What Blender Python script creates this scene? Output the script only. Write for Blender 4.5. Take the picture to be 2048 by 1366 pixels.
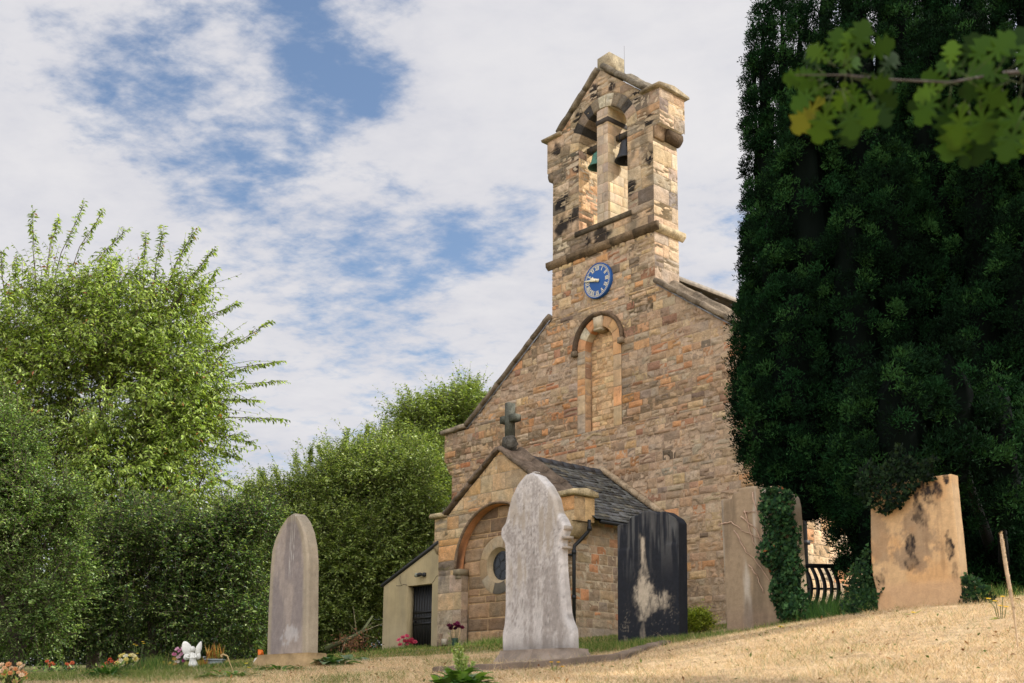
import bpy, math, random
import numpy as np
from mathutils import Vector, Matrix

for o in list(bpy.data.objects):
    bpy.data.objects.remove(o, do_unlink=True)
SC = bpy.context.scene
COL = SC.collection
R_ = math.radians

# ------------------------------------------------------------------ camera
F_PX, TILT, PY, ROLL = 2347.6, .182635, 977.56, .0093639      # in pixels of a 2048 wide picture
cam_d = bpy.data.cameras.new('camera')
cam = bpy.data.objects.new('camera', cam_d); COL.objects.link(cam)
_f = Vector((0, math.cos(TILT), math.sin(TILT)))
_u0 = Vector((0, -math.sin(TILT), math.cos(TILT))); _r0 = Vector((1, 0, 0))
CR = math.cos(ROLL)*_r0 + math.sin(ROLL)*_u0
CU = -math.sin(ROLL)*_r0 + math.cos(ROLL)*_u0
cam.matrix_world = Matrix((( CR.x, CU.x, -_f.x, 0), (CR.y, CU.y, -_f.y, 0), (CR.z, CU.z, -_f.z, 0), (0, 0, 0, 1)))
cam_d.sensor_width = 36.0
cam_d.lens = 36.0*F_PX/2048
cam_d.shift_y = (PY-683)/2048
cam_d.clip_start = .05; cam_d.clip_end = 2000
cam_d.dof.use_dof = True; cam_d.dof.focus_distance = 30.0; cam_d.dof.aperture_fstop = 7.0
SC.camera = cam

# ------------------------------------------------------------------ sun and sky
SUN_EL, SUN_AZ = R_(38), R_(88)
sun_v = Vector((math.cos(SUN_EL)*math.sin(SUN_AZ), math.cos(SUN_EL)*math.cos(SUN_AZ), math.sin(SUN_EL)))
sd = bpy.data.lights.new('sun', 'SUN'); sd.energy = 3.2; sd.angle = R_(.6); sd.color = (1, .965, .92)
so = bpy.data.objects.new('sun', sd); COL.objects.link(so)
so.rotation_euler = sun_v.to_track_quat('Z', 'Y').to_euler(); so.location = sun_v*60
SC.view_settings.view_transform = 'Standard'; SC.view_settings.look = 'None'
SC.view_settings.exposure = .75; SC.view_settings.gamma = 1
SC.view_settings.use_curve_mapping = False

def pray(x, y):
    r = _f + CR*((x-1024)/F_PX) + CU*((PY-y)/F_PX)
    return r
def P(x, y, Y):
    r = pray(x, y); return np.array(r*(Y/r.y))

class NT:
    """small helper to write node trees"""
    def __init__(s, nt): s.nt = nt; s.n = nt.nodes; s.l = nt.links
    def _in(s, sock, v):
        if isinstance(v, bpy.types.NodeSocket): s.l.new(v, sock)
        elif v is not None: sock.default_value = v
    def node(s, t, **k):
        nd = s.n.new(t)
        for a, b in k.items(): setattr(nd, a, b)
        return nd
    def math(s, op, a, b=None, c=None, clamp=False):
        nd = s.node('ShaderNodeMath', operation=op, use_clamp=clamp)
        s._in(nd.inputs[0], a); s._in(nd.inputs[1], b)
        if c is not None: s._in(nd.inputs[2], c)
        return nd.outputs[0]
    def vmath(s, op, a, b=None, scale=None):
        nd = s.node('ShaderNodeVectorMath', operation=op)
        s._in(nd.inputs[0], a); s._in(nd.inputs[1], b)
        if scale is not None: s._in(nd.inputs['Scale'], scale)
        return nd.outputs['Value'] if op in ('DOT_PRODUCT', 'LENGTH', 'DISTANCE') else nd.outputs[0]
    def noise(s, vec, scale=5, detail=4, rough=.55, dist=0, color=False):
        nd = s.node('ShaderNodeTexNoise')
        s._in(nd.inputs['Vector'], vec); s._in(nd.inputs['Scale'], scale)
        nd.inputs['Detail'].default_value = detail; nd.inputs['Roughness'].default_value = rough
        nd.inputs['Distortion'].default_value = dist
        return nd.outputs['Color' if color else 'Fac']
    def mapr(s, v, a, b, c=0., d=1., smooth=True):
        nd = s.node('ShaderNodeMapRange', interpolation_type='SMOOTHSTEP' if smooth else 'LINEAR')
        s._in(nd.inputs[0], v)
        for i, q in enumerate((a, b, c, d)): s._in(nd.inputs[i+1], q)
        return nd.outputs[0]
    def mix(s, fac, a, b, mode='MIX'):
        nd = s.node('ShaderNodeMix', data_type='RGBA', blend_type=mode)
        s._in(nd.inputs[0], fac); s._in(nd.inputs[6], a); s._in(nd.inputs[7], b)
        return nd.outputs[2]

world = bpy.data.worlds.new('World'); SC.world = world; world.use_nodes = True
def build_world():
    t = NT(world.node_tree); t.n.clear()
    out = t.node('ShaderNodeOutputWorld'); bg = t.node('ShaderNodeBackground')
    sky = t.node('ShaderNodeTexSky', sky_type='NISHITA')
    sky.sun_disc = False; sky.sun_elevation = SUN_EL; sky.sun_rotation = SUN_AZ
    sky.air_density = 1.0; sky.dust_density = 1.2; sky.ozone_density = 1.5
    tc = t.node('ShaderNodeTexCoord'); d = tc.outputs['Generated']
    sep = t.node('ShaderNodeSeparateXYZ'); t.l.new(d, sep.inputs[0])
    zz = t.math('ADD', t.math('MAXIMUM', sep.outputs[2], 0.), .16)
    comb = t.node('ShaderNodeCombineXYZ')
    t.l.new(t.math('DIVIDE', sep.outputs[0], zz), comb.inputs[0]); t.l.new(t.math('DIVIDE', sep.outputs[1], zz), comb.inputs[1])
    p = comb.outputs[0]
    rot = t.node('ShaderNodeMapping'); t.l.new(p, rot.inputs[0]); rot.inputs['Rotation'].default_value = (0, 0, R_(35)); rot.inputs['Scale'].default_value = (1, 1.2, 1)
    p = rot.outputs[0]
    big = t.noise(p, 1.1, 5, .55, .15)
    med = t.noise(p, 5.5, 5, .6, .1)
    fine = t.noise(p, 17., 5, .62, .12)
    v = t.math('ADD', t.math('MULTIPLY', big, .26), t.math('ADD', t.math('MULTIPLY', med, .40), t.math('MULTIPLY', fine, .48)))
    # clearer patches of the sky, placed by direction; a = how much cloud is taken away
    for (x, y, rad, a) in ((700, 70, 4.6, .135), (640, 190, 3.4, .12), (790, 170, 2.6, .10), (560, 40, 3.0, .08), (240, 60, 5, .075), (330, 260, 5, .08),
                           (760, 470, 6.5, .06), (960, 440, 3.6, .10), (1040, 420, 2.4, .06), (640, 560, 5, .05), (500, 380, 4, .055), (860, 640, 5, .035),
                           (100, 140, 5, .03), (560, 330, 4, .05), (420, 740, 5, .03), (1440, 560, 4, .03), (930, 480, 2, .05),
                           (1000, 230, 6.5, -.12), (1300, 120, 9, -.14), (60, 450, 7, -.10), (930, 310, 4, -.06), (620, 420, 2.4, -.06), (1000, 640, 4, -.06), (540, 700, 5, -.05), (40, 60, 4, -.06), (900, 60, 5, -.10), (480, 130, 2.5, -.05), (700, 330, 3, -.05)):
        r = pray(x, y).normalized()
        dp = t.vmath('DOT_PRODUCT', d, tuple(r))
        v = t.math('SUBTRACT', v, t.mapr(dp, math.cos(R_(rad)), 1.0, 0., a))
    mask = t.mapr(v, .335, .60)
    thick = t.mapr(v, .50, .85)
    shade = t.noise(p, 2.3, 5, .6, .3)
    low = t.mapr(sep.outputs[2], .02, .5)
    c1 = t.mix(t.mapr(shade, .35, .7), (4.0, 4.02, 4.35, 1), (4.75, 4.68, 4.8, 1))
    c1 = t.mix(t.math('MULTIPLY', thick, .45), c1, (5.15, 5.03, 5.05, 1))
    blue = t.mix(1., sky.outputs[0], (BLUE[0], BLUE[1], BLUE[2], 1), 'MULTIPLY')
    # cloud behind the photographer brightened past the visible sky, added as fill light
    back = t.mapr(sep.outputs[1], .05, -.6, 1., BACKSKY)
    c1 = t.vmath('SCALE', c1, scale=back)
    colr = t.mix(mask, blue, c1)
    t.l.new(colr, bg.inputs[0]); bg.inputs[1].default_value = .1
    t.l.new(bg.outputs[0], out.inputs[0])
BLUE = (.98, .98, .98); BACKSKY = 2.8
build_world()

# ------------------------------------------------------------------ helpers
def lin(c, k=1.0):
    return np.array([((v/255)/12.92 if v/255 <= .04045 else (((v/255)+.055)/1.055)**2.4)*k for v in c])

def _hash(ix, iy, seed):
    h = (ix.astype(np.int64)*374761393 + iy.astype(np.int64)*668265263 + seed*2246822519) & 0xffffffff
    h = ((h ^ (h >> 13))*1274126177) & 0xffffffff
    return ((h ^ (h >> 16)) & 0xffff)/65535.
def vnoise(x, y, seed=0):
    x = np.asarray(x, float); y = np.asarray(y, float)
    ix = np.floor(x); iy = np.floor(y); fx = x-ix; fy = y-iy
    fx = fx*fx*(3-2*fx); fy = fy*fy*(3-2*fy)
    a = _hash(ix, iy, seed); b = _hash(ix+1, iy, seed); c = _hash(ix, iy+1, seed); d = _hash(ix+1, iy+1, seed)
    return (a*(1-fx)+b*fx)*(1-fy) + (c*(1-fx)+d*fx)*fy
def fbm(x, y, seed=0, oct=4, rough=.5):
    s = 0; a = 1; t = 0
    for k in range(oct):
        s = s + a*vnoise(x*2**k, y*2**k, seed+k*17); t += a; a *= rough
    return s/t
def sstep(x, a, b):
    t = np.clip((x-a)/(b-a), 0, 1); return t*t*(3-2*t)

class MB:
    """collects polygons with a colour per vertex; build() links them as ONE mesh object"""
    def __init__(s): s.v = []; s.c = []; s.f4 = []; s.f3 = []; s.fn = []; s.nv = 0
    def add(s, v, f, col=(.5, .5, .5)):
        v = np.asarray(v, float).reshape(-1, 3); c = np.asarray(col, float)
        if c.ndim == 1: c = np.tile(c, (len(v), 1))
        s.v.append(v); s.c.append(c.reshape(-1, 3))
        if isinstance(f, np.ndarray):
            (s.f4 if f.shape[1] == 4 else s.f3).append(f+s.nv)
        else:
            for q in f:
                if len(q) == 4: s.f4.append(np.array([q])+s.nv)
                elif len(q) == 3: s.f3.append(np.array([q])+s.nv)
                else: s.fn.append([i+s.nv for i in q])
        s.nv += len(v)
    def grid(s, X, Y, Z, col=(.5, .5, .5)):
        n, m = X.shape
        idx = np.arange(n*m).reshape(n, m)
        f = np.stack([idx[:-1, :-1], idx[:-1, 1:], idx[1:, 1:], idx[1:, :-1]], -1).reshape(-1, 4)
        s.add(np.stack([X, Y, Z], -1).reshape(-1, 3), f, col if np.ndim(col) == 1 else np.asarray(col).reshape(-1, 3))
    def box(s, a, b, col=(.5, .5, .5)):
        x0, y0, z0 = a; x1, y1, z1 = b
        v = [(x0, y0, z0), (x1, y0, z0), (x1, y1, z0), (x0, y1, z0), (x0, y0, z1), (x1, y0, z1), (x1, y1, z1), (x0, y1, z1)]
        s.add(v, np.array([(0, 3, 2, 1), (4, 5, 6, 7), (0, 1, 5, 4), (1, 2, 6, 5), (2, 3, 7, 6), (3, 0, 4, 7)]), col)
    def tube(s, pts, rad, n=6, col=(.5, .5, .5), caps=True):
        pts = np.asarray(pts, float); rad = np.broadcast_to(np.asarray(rad, float), (len(pts),))
        tan = np.gradient(pts, axis=0); tan /= np.linalg.norm(tan, axis=1)[:, None]+1e-9
        ref = np.array([0, 0, 1.]) if abs(tan[0][2]) < .9 else np.array([1., 0, 0])
        V = []
        for p, t, r in zip(pts, tan, rad):
            a = np.cross(t, ref); a /= np.linalg.norm(a)+1e-9; b = np.cross(t, a); ref = np.cross(a, t)
            an = np.linspace(0, 2*np.pi, n, endpoint=False)
            V.append(p + r*(np.cos(an)[:, None]*a + np.sin(an)[:, None]*b))
        k = len(pts); idx = np.arange(k*n).reshape(k, n); nx = np.roll(idx, -1, 1)
        f = np.stack([idx[:-1], nx[:-1], nx[1:], idx[1:]], -1).reshape(-1, 4)
        s.add(np.concatenate(V), f, col)
        if caps:
            s.fn.append([int(i) for i in (idx[0][::-1]+s.nv-k*n)]); s.fn.append([int(i) for i in (idx[-1]+s.nv-k*n)])
    def sweep(s, pts, A, B, prof, col=(.5, .5, .5), jit=None):
        """closed profile [(a,b)] swept along pts; A, B = one axis pair per point"""
        prof = np.asarray(prof, float); V = []
        for i, p in enumerate(pts):
            V.append(np.asarray(p)+prof[:, :1]*np.asarray(A[i])+prof[:, 1:]*np.asarray(B[i]))
        k = len(pts); n = len(prof); V = np.concatenate(V)
        if jit: V = V + jit*(RNG.random(V.shape)-.5)
        idx = np.arange(k*n).reshape(k, n); nx = np.roll(idx, -1, 1)
        f = np.stack([idx[:-1], nx[:-1], nx[1:], idx[1:]], -1).reshape(-1, 4)
        s.add(V, f, col)
        s.fn.append([int(i) for i in (idx[0][::-1]+s.nv-k*n)]); s.fn.append([int(i) for i in (idx[-1]+s.nv-k*n)])
    def lathe(s, prof, c, n=16, col=(.5, .5, .5), axis=2):
        prof = np.asarray(prof, float); an = np.linspace(0, 2*np.pi, n, endpoint=False)
        r, h = prof[:, 0], prof[:, 1]
        a = r[:, None]*np.cos(an); b = r[:, None]*np.sin(an); hh = np.repeat(h[:, None], n, 1)
        V = [None]*3; V[axis] = hh; V[(axis+1) % 3] = a; V[(axis+2) % 3] = b
        V = np.stack(V, -1).reshape(-1, 3)+np.asarray(c)
        k = len(prof); idx = np.arange(k*n).reshape(k, n); nx = np.roll(idx, -1, 1)
        s.add(V, np.stack([idx[:-1], nx[:-1], nx[1:], idx[1:]], -1).reshape(-1, 4), col)
    def ngon(s, pts, col=(.5, .5, .5)): s.add(pts, [list(range(len(pts)))], col)
    def prism(s, poly, f0, f1, col=(.5, .5, .5)):
        """poly list of 2d; f0, f1 map 2d -> 3d for the two ends"""
        n = len(poly); v = [f0(*p) for p in poly]+[f1(*p) for p in poly]
        f = [list(range(n))[::-1], list(range(n, 2*n))]+[(i, (i+1) % n, n+(i+1) % n, n+i) for i in range(n)]
        s.add(v, f, col)
    def build(s, name, mat, parent=None, smooth=False, xf=None):
        v = np.concatenate(s.v) if s.v else np.zeros((0, 3)); c = np.concatenate(s.c) if s.c else np.zeros((0, 3))
        if xf is not None: v = xf(v)
        f4 = np.concatenate(s.f4) if s.f4 else np.zeros((0, 4), int)
        f3 = np.concatenate(s.f3) if s.f3 else np.zeros((0, 3), int)
        fn = s.fn
        lv = np.concatenate([f4.ravel(), f3.ravel()]+[np.array(q) for q in fn]).astype(np.int32)
        cnt = np.concatenate([np.full(len(f4), 4), np.full(len(f3), 3), np.array([len(q) for q in fn], int)]).astype(np.int32)
        st = np.concatenate([[0], np.cumsum(cnt)[:-1]]).astype(np.int32) if len(cnt) else np.zeros(0, np.int32)
        me = bpy.data.meshes.new(name)
        me.vertices.add(len(v)); me.vertices.foreach_set('co', v.astype(np.float32).ravel())
        me.loops.add(len(lv)); me.loops.foreach_set('vertex_index', lv)
        me.polygons.add(len(cnt)); me.polygons.foreach_set('loop_start', st); me.polygons.foreach_set('loop_total', cnt)
        if smooth: me.polygons.foreach_set('use_smooth', np.ones(len(cnt), bool))
        at = me.attributes.new('Col', 'FLOAT_COLOR', 'POINT')
        at.data.foreach_set('color', np.concatenate([c, np.ones((len(c), 1))], 1).astype(np.float32).ravel())
        me.update(calc_edges=True); me.validate()
        if mat: me.materials.append(mat)
        o = bpy.data.objects.new(name, me); COL.objects.link(o)
        if parent is not None: o.parent = parent
        return o

RNG = np.random.default_rng(11)
def tag(o, label=None, cat=None, group=None, kind=None):
    if label: o['label'] = label
    if cat: o['category'] = cat
    if group: o['group'] = group
    if kind: o['kind'] = kind
    return o
def empty(name, loc, label, cat, rz=0, group=None):
    o = bpy.data.objects.new(name, None); COL.objects.link(o); o.empty_display_size = .2
    o.location = Vector([float(q) for q in loc]); o.rotation_euler = (0, 0, rz); return tag(o, label, cat, group)

# ------------------------------------------------------------------ materials
def new_mat(name):
    m = bpy.data.materials.new(name); m.use_nodes = True
    t = NT(m.node_tree); b = t.n['Principled BSDF']; return m, t, b
def attr_mat(name, rough=.9, mott=.25, sc=6., fine=38., bump=.35, bd=.02, spec=.3, streak=0.):
    m, t, b = new_mat(name)
    a = t.node('ShaderNodeAttribute', attribute_name='Col').outputs['Color']
    o = t.node('ShaderNodeTexCoord').outputs['Object']
    n1 = t.noise(o, sc, 6, .6); n2 = t.noise(o, fine, 5, .65)
    k = t.math('ADD', t.mapr(n1, .28, .72, 1-mott, 1+mott, False), t.mapr(n2, .28, .72, -mott*.7, mott*.7, False))
    if streak:
        mp = t.node('ShaderNodeMapping'); t.l.new(o, mp.inputs[0]); mp.inputs['Scale'].default_value = (14, 14, .8)
        k = t.math('ADD', k, t.mapr(t.noise(mp.outputs[0], 1., 4, .6), .3, .7, -streak, streak, False))
    c = t.vmath('SCALE', a, scale=k)
    t.l.new(c, b.inputs['Base Color']); b.inputs['Roughness'].default_value = rough
    b.inputs['Specular IOR Level'].default_value = spec
    bp = t.node('ShaderNodeBump'); bp.inputs['Strength'].default_value = bump; bp.inputs['Distance'].default_value = bd
    t.l.new(t.math('ADD', n2, t.math('MULTIPLY', n1, 1.5)), bp.inputs['Height']); t.l.new(bp.outputs[0], b.inputs['Normal'])
    return m
def leaf_mat(name, trans=.3, rough=.45, spec=.35, tcol=(1.15, 1.2, .5)):
    m, t, b = new_mat(name)
    a = t.node('ShaderNodeAttribute', attribute_name='Col').outputs['Color']
    t.l.new(a, b.inputs['Base Color']); b.inputs['Roughness'].default_value = rough; b.inputs['Specular IOR Level'].default_value = spec
    tr = t.node('ShaderNodeBsdfTranslucent'); t.l.new(t.mix(1., a, (*tcol, 1), 'MULTIPLY'), tr.inputs[0])
    mx = t.node('ShaderNodeMixShader'); mx.inputs[0].default_value = trans
    t.l.new(b.outputs[0], mx.inputs[1]); t.l.new(tr.outputs[0], mx.inputs[2])
    t.l.new(mx.outputs[0], t.n['Material Output'].inputs[0]); return m
def plain(name, col, rough=.6, metal=0., spec=.4):
    m, t, b = new_mat(name)
    o = t.node('ShaderNodeTexCoord').outputs['Object']; n = t.noise(o, 20, 4)
    t.l.new(t.vmath('SCALE', tuple(col), scale=t.mapr(n, .3, .7, .75, 1.25, False)), b.inputs['Base Color'])
    b.inputs['Roughness'].default_value = rough; b.inputs['Metallic'].default_value = metal; b.inputs['Specular IOR Level'].default_value = spec
    return m
M_STONE = attr_mat('sandstone', .95, .26, 6., 30., .8, .04, .15)
M_ASHLAR = attr_mat('ashlar', .9, .2, 4., 30., .25, .015, streak=.08)
M_COPING = attr_mat('coping_stone', .95, .5, 4., 24., .7, .035, .15)
M_SLATE = attr_mat('slate', .6, .3, 8., 40., .3, .01, .45)
M_RENDER = attr_mat('cement_render', .92, .1, 3., 60., .35, .01, streak=.06)
M_GRAVE = attr_mat('grave_stone', .9, .13, 14., 70., .35, .008)
M_BARK = attr_mat('bark', .95, .35, 9., 40., .6, .02)
M_BLACK = plain('black_paint', (.007, .0075, .008), .5)
M_IRON = plain('dark_iron', (.016, .015, .015), .6)
M_BRONZE = attr_mat('bell_bronze', .55, .3, 8., 30., .1, .005, .5)
M_PAINT = attr_mat('painted_metal', .5, .06, 8., 40., .05, .003, .4)
M_LEAF = leaf_mat('leaf', .36, .36, .45)
M_IVY = leaf_mat('ivy_leaf', .15, .6, .1)
M_OAK = leaf_mat('oak_leaf', .2, .7, .08)
M_YEW = leaf_mat('yew_needles', .05, .8, .04)
M_PETAL = leaf_mat('petal', .3, .6, .2, (1, 1, 1))
M_GRASS = leaf_mat('grass_blade', .25, .7, .1, (1, 1, .8))
# ------------------------------------------------------------------ the church (local axes: s along the west front, w out of it, z up)
YAW = .733054
VS = np.array([math.sin(YAW), -math.cos(YAW), 0]); VW = np.array([-math.cos(YAW), -math.sin(YAW), 0])
O_CH = P(1199.5, 563, 33.0); O_CH[2] = 0.
BZ = 1.5
def ch(s, w, z): return O_CH+VS*s+VW*w+np.array([0, 0, z])
def on_w(x, y, w=0.):
    r = np.array(pray(x, y)); p = r*((O_CH@VW+w)/(r@VW)); return float((p-O_CH)@VS), float(p[2])
def on_s(x, y, s=0.):
    r = np.array(pray(x, y)); p = r*((O_CH@VS+s)/(r@VS)); return float((p-O_CH)@VW), float(p[2])
def XF(v):
    v = np.array(v); v[:, 1] *= -1; v[:, 2] -= BZ; return v
church = empty('church', (O_CH[0], O_CH[1], BZ), 'sandstone church with bell gable, blue clock and gabled porch behind the gravestones', 'church', YAW-math.pi/2)
def cb(mb, name, mat, parent=None, smooth=False): return mb.build(name, mat, parent or church, smooth, XF)

AK = 1.44   # the photograph's shaded stone colours to base colours
def soft(c, k=.62, g=(152, 134, 113)): return tuple(q*k+e*(1-k) for q, e in zip(c, g))
def pal(*it, k=.72):
    w = np.array([i[0] for i in it], float); c = [lin(soft(i[1], k), AK)*np.array([1.02, .97, .935]) for i in it]; return (w/w.sum(), c)
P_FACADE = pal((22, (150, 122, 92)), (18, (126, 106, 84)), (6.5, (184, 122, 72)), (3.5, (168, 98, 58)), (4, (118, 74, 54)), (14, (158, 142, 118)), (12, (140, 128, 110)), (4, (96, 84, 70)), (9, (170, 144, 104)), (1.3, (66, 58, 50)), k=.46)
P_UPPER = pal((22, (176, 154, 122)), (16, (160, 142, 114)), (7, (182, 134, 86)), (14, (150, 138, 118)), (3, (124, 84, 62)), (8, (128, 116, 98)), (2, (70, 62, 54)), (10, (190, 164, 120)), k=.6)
P_BELL = pal((22, (170, 150, 120)), (16, (152, 136, 110)), (12, (120, 110, 94)), (5, (178, 134, 94)), (6, (92, 85, 74)), (1.5, (48, 46, 45)), (8, (178, 166, 144)), k=.55)
P_SOUTH = pal((30, (176, 156, 128)), (14, (164, 142, 112)), (12, (150, 136, 118)), (6, (104, 98, 92)), (6, (180, 164, 138)))
P_ASH = pal((30, (160, 148, 130)), (20, (150, 138, 120)), (10, (170, 156, 134)), (4, (128, 120, 108)))
P_PORCH = pal((26, (184, 156, 114)), (14, (178, 138, 92)), (8, (192, 140, 84)), (10, (160, 140, 112)), (10, (190, 168, 130)), k=.6)
P_QUOIN = pal((20, (160, 144, 122)), (14, (140, 126, 108)), (10, (176, 152, 114)), (5, (110, 98, 84)))
P_RUST = pal((20, (128, 106, 80)), (12, (112, 92, 70)), (12, (144, 118, 88)), (5, (96, 78, 60)))
P_PWALL = pal((20, (122, 106, 82)), (12, (104, 92, 76)), (8, (160, 98, 58)), (10, (136, 120, 94)), (4, (148, 116, 70)), k=.5)
P_NICHE = pal((30, (196, 168, 126)), (20, (184, 152, 110)), (8, (170, 144, 108)))
P_JAMB = pal((10, (160, 140, 112)), (8, (182, 134, 86)), (6, (172, 146, 108)), (3, (140, 128, 110)))
MORT = lin((154, 132, 108), AK*1.0); MORT2 = lin((160, 144, 120), AK*.95)

def pick(p, rng): return p[1][rng.choice(len(p[1]), p=p[0])]*rng.uniform(.86, 1.14)*(1+rng.uniform(-.03, .03, 3))
def mkpick(p): return lambda u, v, rng: pick(p, rng)

def courses(z0, z1, lo, hi, rng):
    z = [z0]
    while z[-1] < z1: z.append(z[-1]+rng.uniform(lo, hi))
    return z
def patch(mb, Fm, u0, u1, v0, v1, L, R, col, rng, cell, gap, kind, prot, amp, dark=None):
    nu = max(3, int((u1-u0)/cell)+2); nv = max(3, int((v1-v0)/cell)+2)
    j = lambda: rng.uniform(-.35, .35)*gap
    U, V = np.meshgrid(np.linspace(u0+gap/2, u1-gap/2, nu), np.linspace(v0+gap/2, v1-gap/2, nv))
    eu = np.minimum(U-u0, u1-U); ev = np.minimum(V-v0, v1-V)
    # uneven joints
    V = V+gap*.8*(vnoise(U*4.3, V*0+v0*7, 5)-.5); U = U+gap*.8*(vnoise(V*4.3, U*0+u0*7, 6)-.5)
    lo = L(V)+gap/2; hi = R(V)-gap/2
    if np.all(hi-lo < .02): return
    hi = np.maximum(hi, lo)
    clipped = (U < lo) | (U > hi)
    U2 = np.clip(U, lo, hi)
    if np.ptp(U2, axis=1).max() < .03: return
    e = np.clip(np.minimum(eu, ev)/(gap*1.2), 0, 1); e[0] = e[-1] = 0; e[:, 0] = e[:, -1] = 0
    e = np.where(clipped, 0, e)
    sd = int(rng.integers(1, 9999)); a, b = rng.uniform(0, 90, 2)
    n = prot+amp*(fbm(U*5+a, V*5+b, sd, 3)-.5)
    shade = np.ones_like(U)
    if kind == 'bed':          # weathered along its bedding; crevice dirt and shade painted into the grooves
        g = fbm(U*2.2+a, V*17+b+1.5*vnoise(U*3, V*3, sd), sd+3, 3)
        n = n-amp*2.1*sstep(g, .52, .72); shade = 1-.36*sstep(g, .54, .70)
    elif kind == 'pit':
        g = fbm(U*13+a, V*13+b, sd+5, 3)
        n = n-amp*1.7*sstep(g, .54, .74); shade = 1-.3*sstep(g, .56, .72)  # pits darkened in the colour as well, dirt plus painted crevice shade
    elif kind == 'tool':
        n = n-.004*sstep(np.sin(V*150+6*vnoise(U*4, V*4, sd)), -.2, .6)
    n = n*e-gap*.8*(1-e)
    c = np.asarray(col)[None, None]*(shade*(1+.34*(fbm(U*2.6+a, V*2.6+b, sd+9, 3)-.5)))[..., None]
    tint = (fbm(U*3+b, V*3+a, sd+2, 2)-.5)[..., None]*np.array([.18, .02, -.2]); c = c*(1+tint)
    if dark is not None: c = dark(U2, V, c)
    X, Y, Z = Fm(U2, V, n)
    mb.grid(X, Y, Z, np.clip(c, .004, .85))
KINDS = {'rub': (('bed', .36), ('pit', .42), ('flat', .22)), 'ash': (('flat', .75), ('pit', .15), ('bed', .10)), 'tool': (('tool', 1.),), 'old': (('bed', .4), ('pit', .25), ('flat', .35))}
def masonry(mb, Fm, regs, cs, pk, rng, lens=(.26, .62), cell=.05, gap=.016, kinds='rub', prot=(-.006, .014), amp=.022, dark=None):
    ks = KINDS[kinds]
    for (v0, v1, L, R) in regs:
        Lf = L if callable(L) else (lambda v, q=L: np.full_like(np.asarray(v, float), q))
        Rf = R if callable(R) else (lambda v, q=R: np.full_like(np.asarray(v, float), q))
        for a, b in zip(cs[:-1], cs[1:]):
            a = max(a, v0); b = min(b, v1)
            if b-a < .03: continue
            vm = np.linspace(a, b, 7); lo = float(Lf(vm).min()); hi = float(Rf(vm).max())
            if hi-lo < .04: continue
            u = lo
            while u < hi-1e-6:
                ln = rng.uniform(*lens)*(1 if rng.random() > .15 else .6); e = u+ln
                if hi-e < lens[0]*.6: e = hi
                if hi-u <= lens[1]*1.05 and e < hi and hi-e < lens[0]: e = hi
                k = ks[rng.choice(len(ks), p=[q[1] for q in ks])][0]
                spl = (b-a) > .24 and (e-u) < .3 and kinds == 'rub' and rng.random() < .25
                for (p, q) in (((a, (a+b)/2), ((a+b)/2, b)) if spl else ((a, b),)):
                    patch(mb, Fm, u, e, p, q, Lf, Rf, pk((u+e)/2, (p+q)/2, rng), rng, cell, gap, k, rng.uniform(*prot), amp, dark)
                u = e
def front(w0): return lambda u, v, n: (u, w0+n, v)
def south(s0): return lambda u, v, n: (s0+n, u, v)
def ring(mb, c, z0, r1, r2, a0, a1, n, w0, pk, rng, prot=.004, depth=None, cell=.05, gap=.012, amp=.012, kinds='old'):
    ks = KINDS[kinds]
    ed = np.linspace(a0, a1, n+1)
    for k in range(n):
        rm = (r1+r2)/2
        Fm = lambda u, v, nn: (c+v*np.cos(u/rm), w0+nn, z0+v*np.sin(u/rm))
        big = lambda v, q: np.full_like(np.asarray(v, float), q)
        kk = ks[rng.choice(len(ks), p=[q[1] for q in ks])][0]
        col = pk(k, 0, rng)
        patch(mb, Fm, ed[k]*rm, ed[k+1]*rm, r1, r2, lambda v: big(v, -99), lambda v: big(v, 99), col, rng, cell, gap, kk, prot+rng.uniform(0, .006), amp)
        if depth:
            A, Wd = np.meshgrid(np.linspace(ed[k]+.008, ed[k+1]-.008, 5), np.linspace(w0-.004, w0-depth, 4))
            mb.grid(c+(r1+.004)*np.cos(A), Wd, z0+(r1+.004)*np.sin(A), col)
def arcpts(c, z0, r, a0, a1, n): return [(c+r*math.cos(a), z0+r*math.sin(a)) for a in np.linspace(a0, a1, n)]

CM = .06
def Lg(z): z = np.asarray(z, float); return np.maximum(-2.04-(11.72-z)/.70, -6.78)
def Rg(z): z = np.asarray(z, float); return np.minimum(2.16+(11.72-z)/.70, 6.55)
def slopeL(z): z = np.asarray(z, float); return -1.72+(z-17.66)*1.22
def slopeR(z): z = np.asarray(z, float); return 1.86-(z-17.66)*1.22
def circL(c, z0, r): return lambda z: c-np.sqrt(np.maximum(r*r-(np.asarray(z, float)-z0)**2, 0))
def circR(c, z0, r): return lambda z: c+np.sqrt(np.maximum(r*r-(np.asarray(z, float)-z0)**2, 0))

WC, WR, WSP, WB = -.05, .56, 10.4, 7.87           # blind window: centre, half width, springing, foot
OC, OR_, OSP, OB = .13, 1.0, 16.85, 14.18         # bell opening

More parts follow.
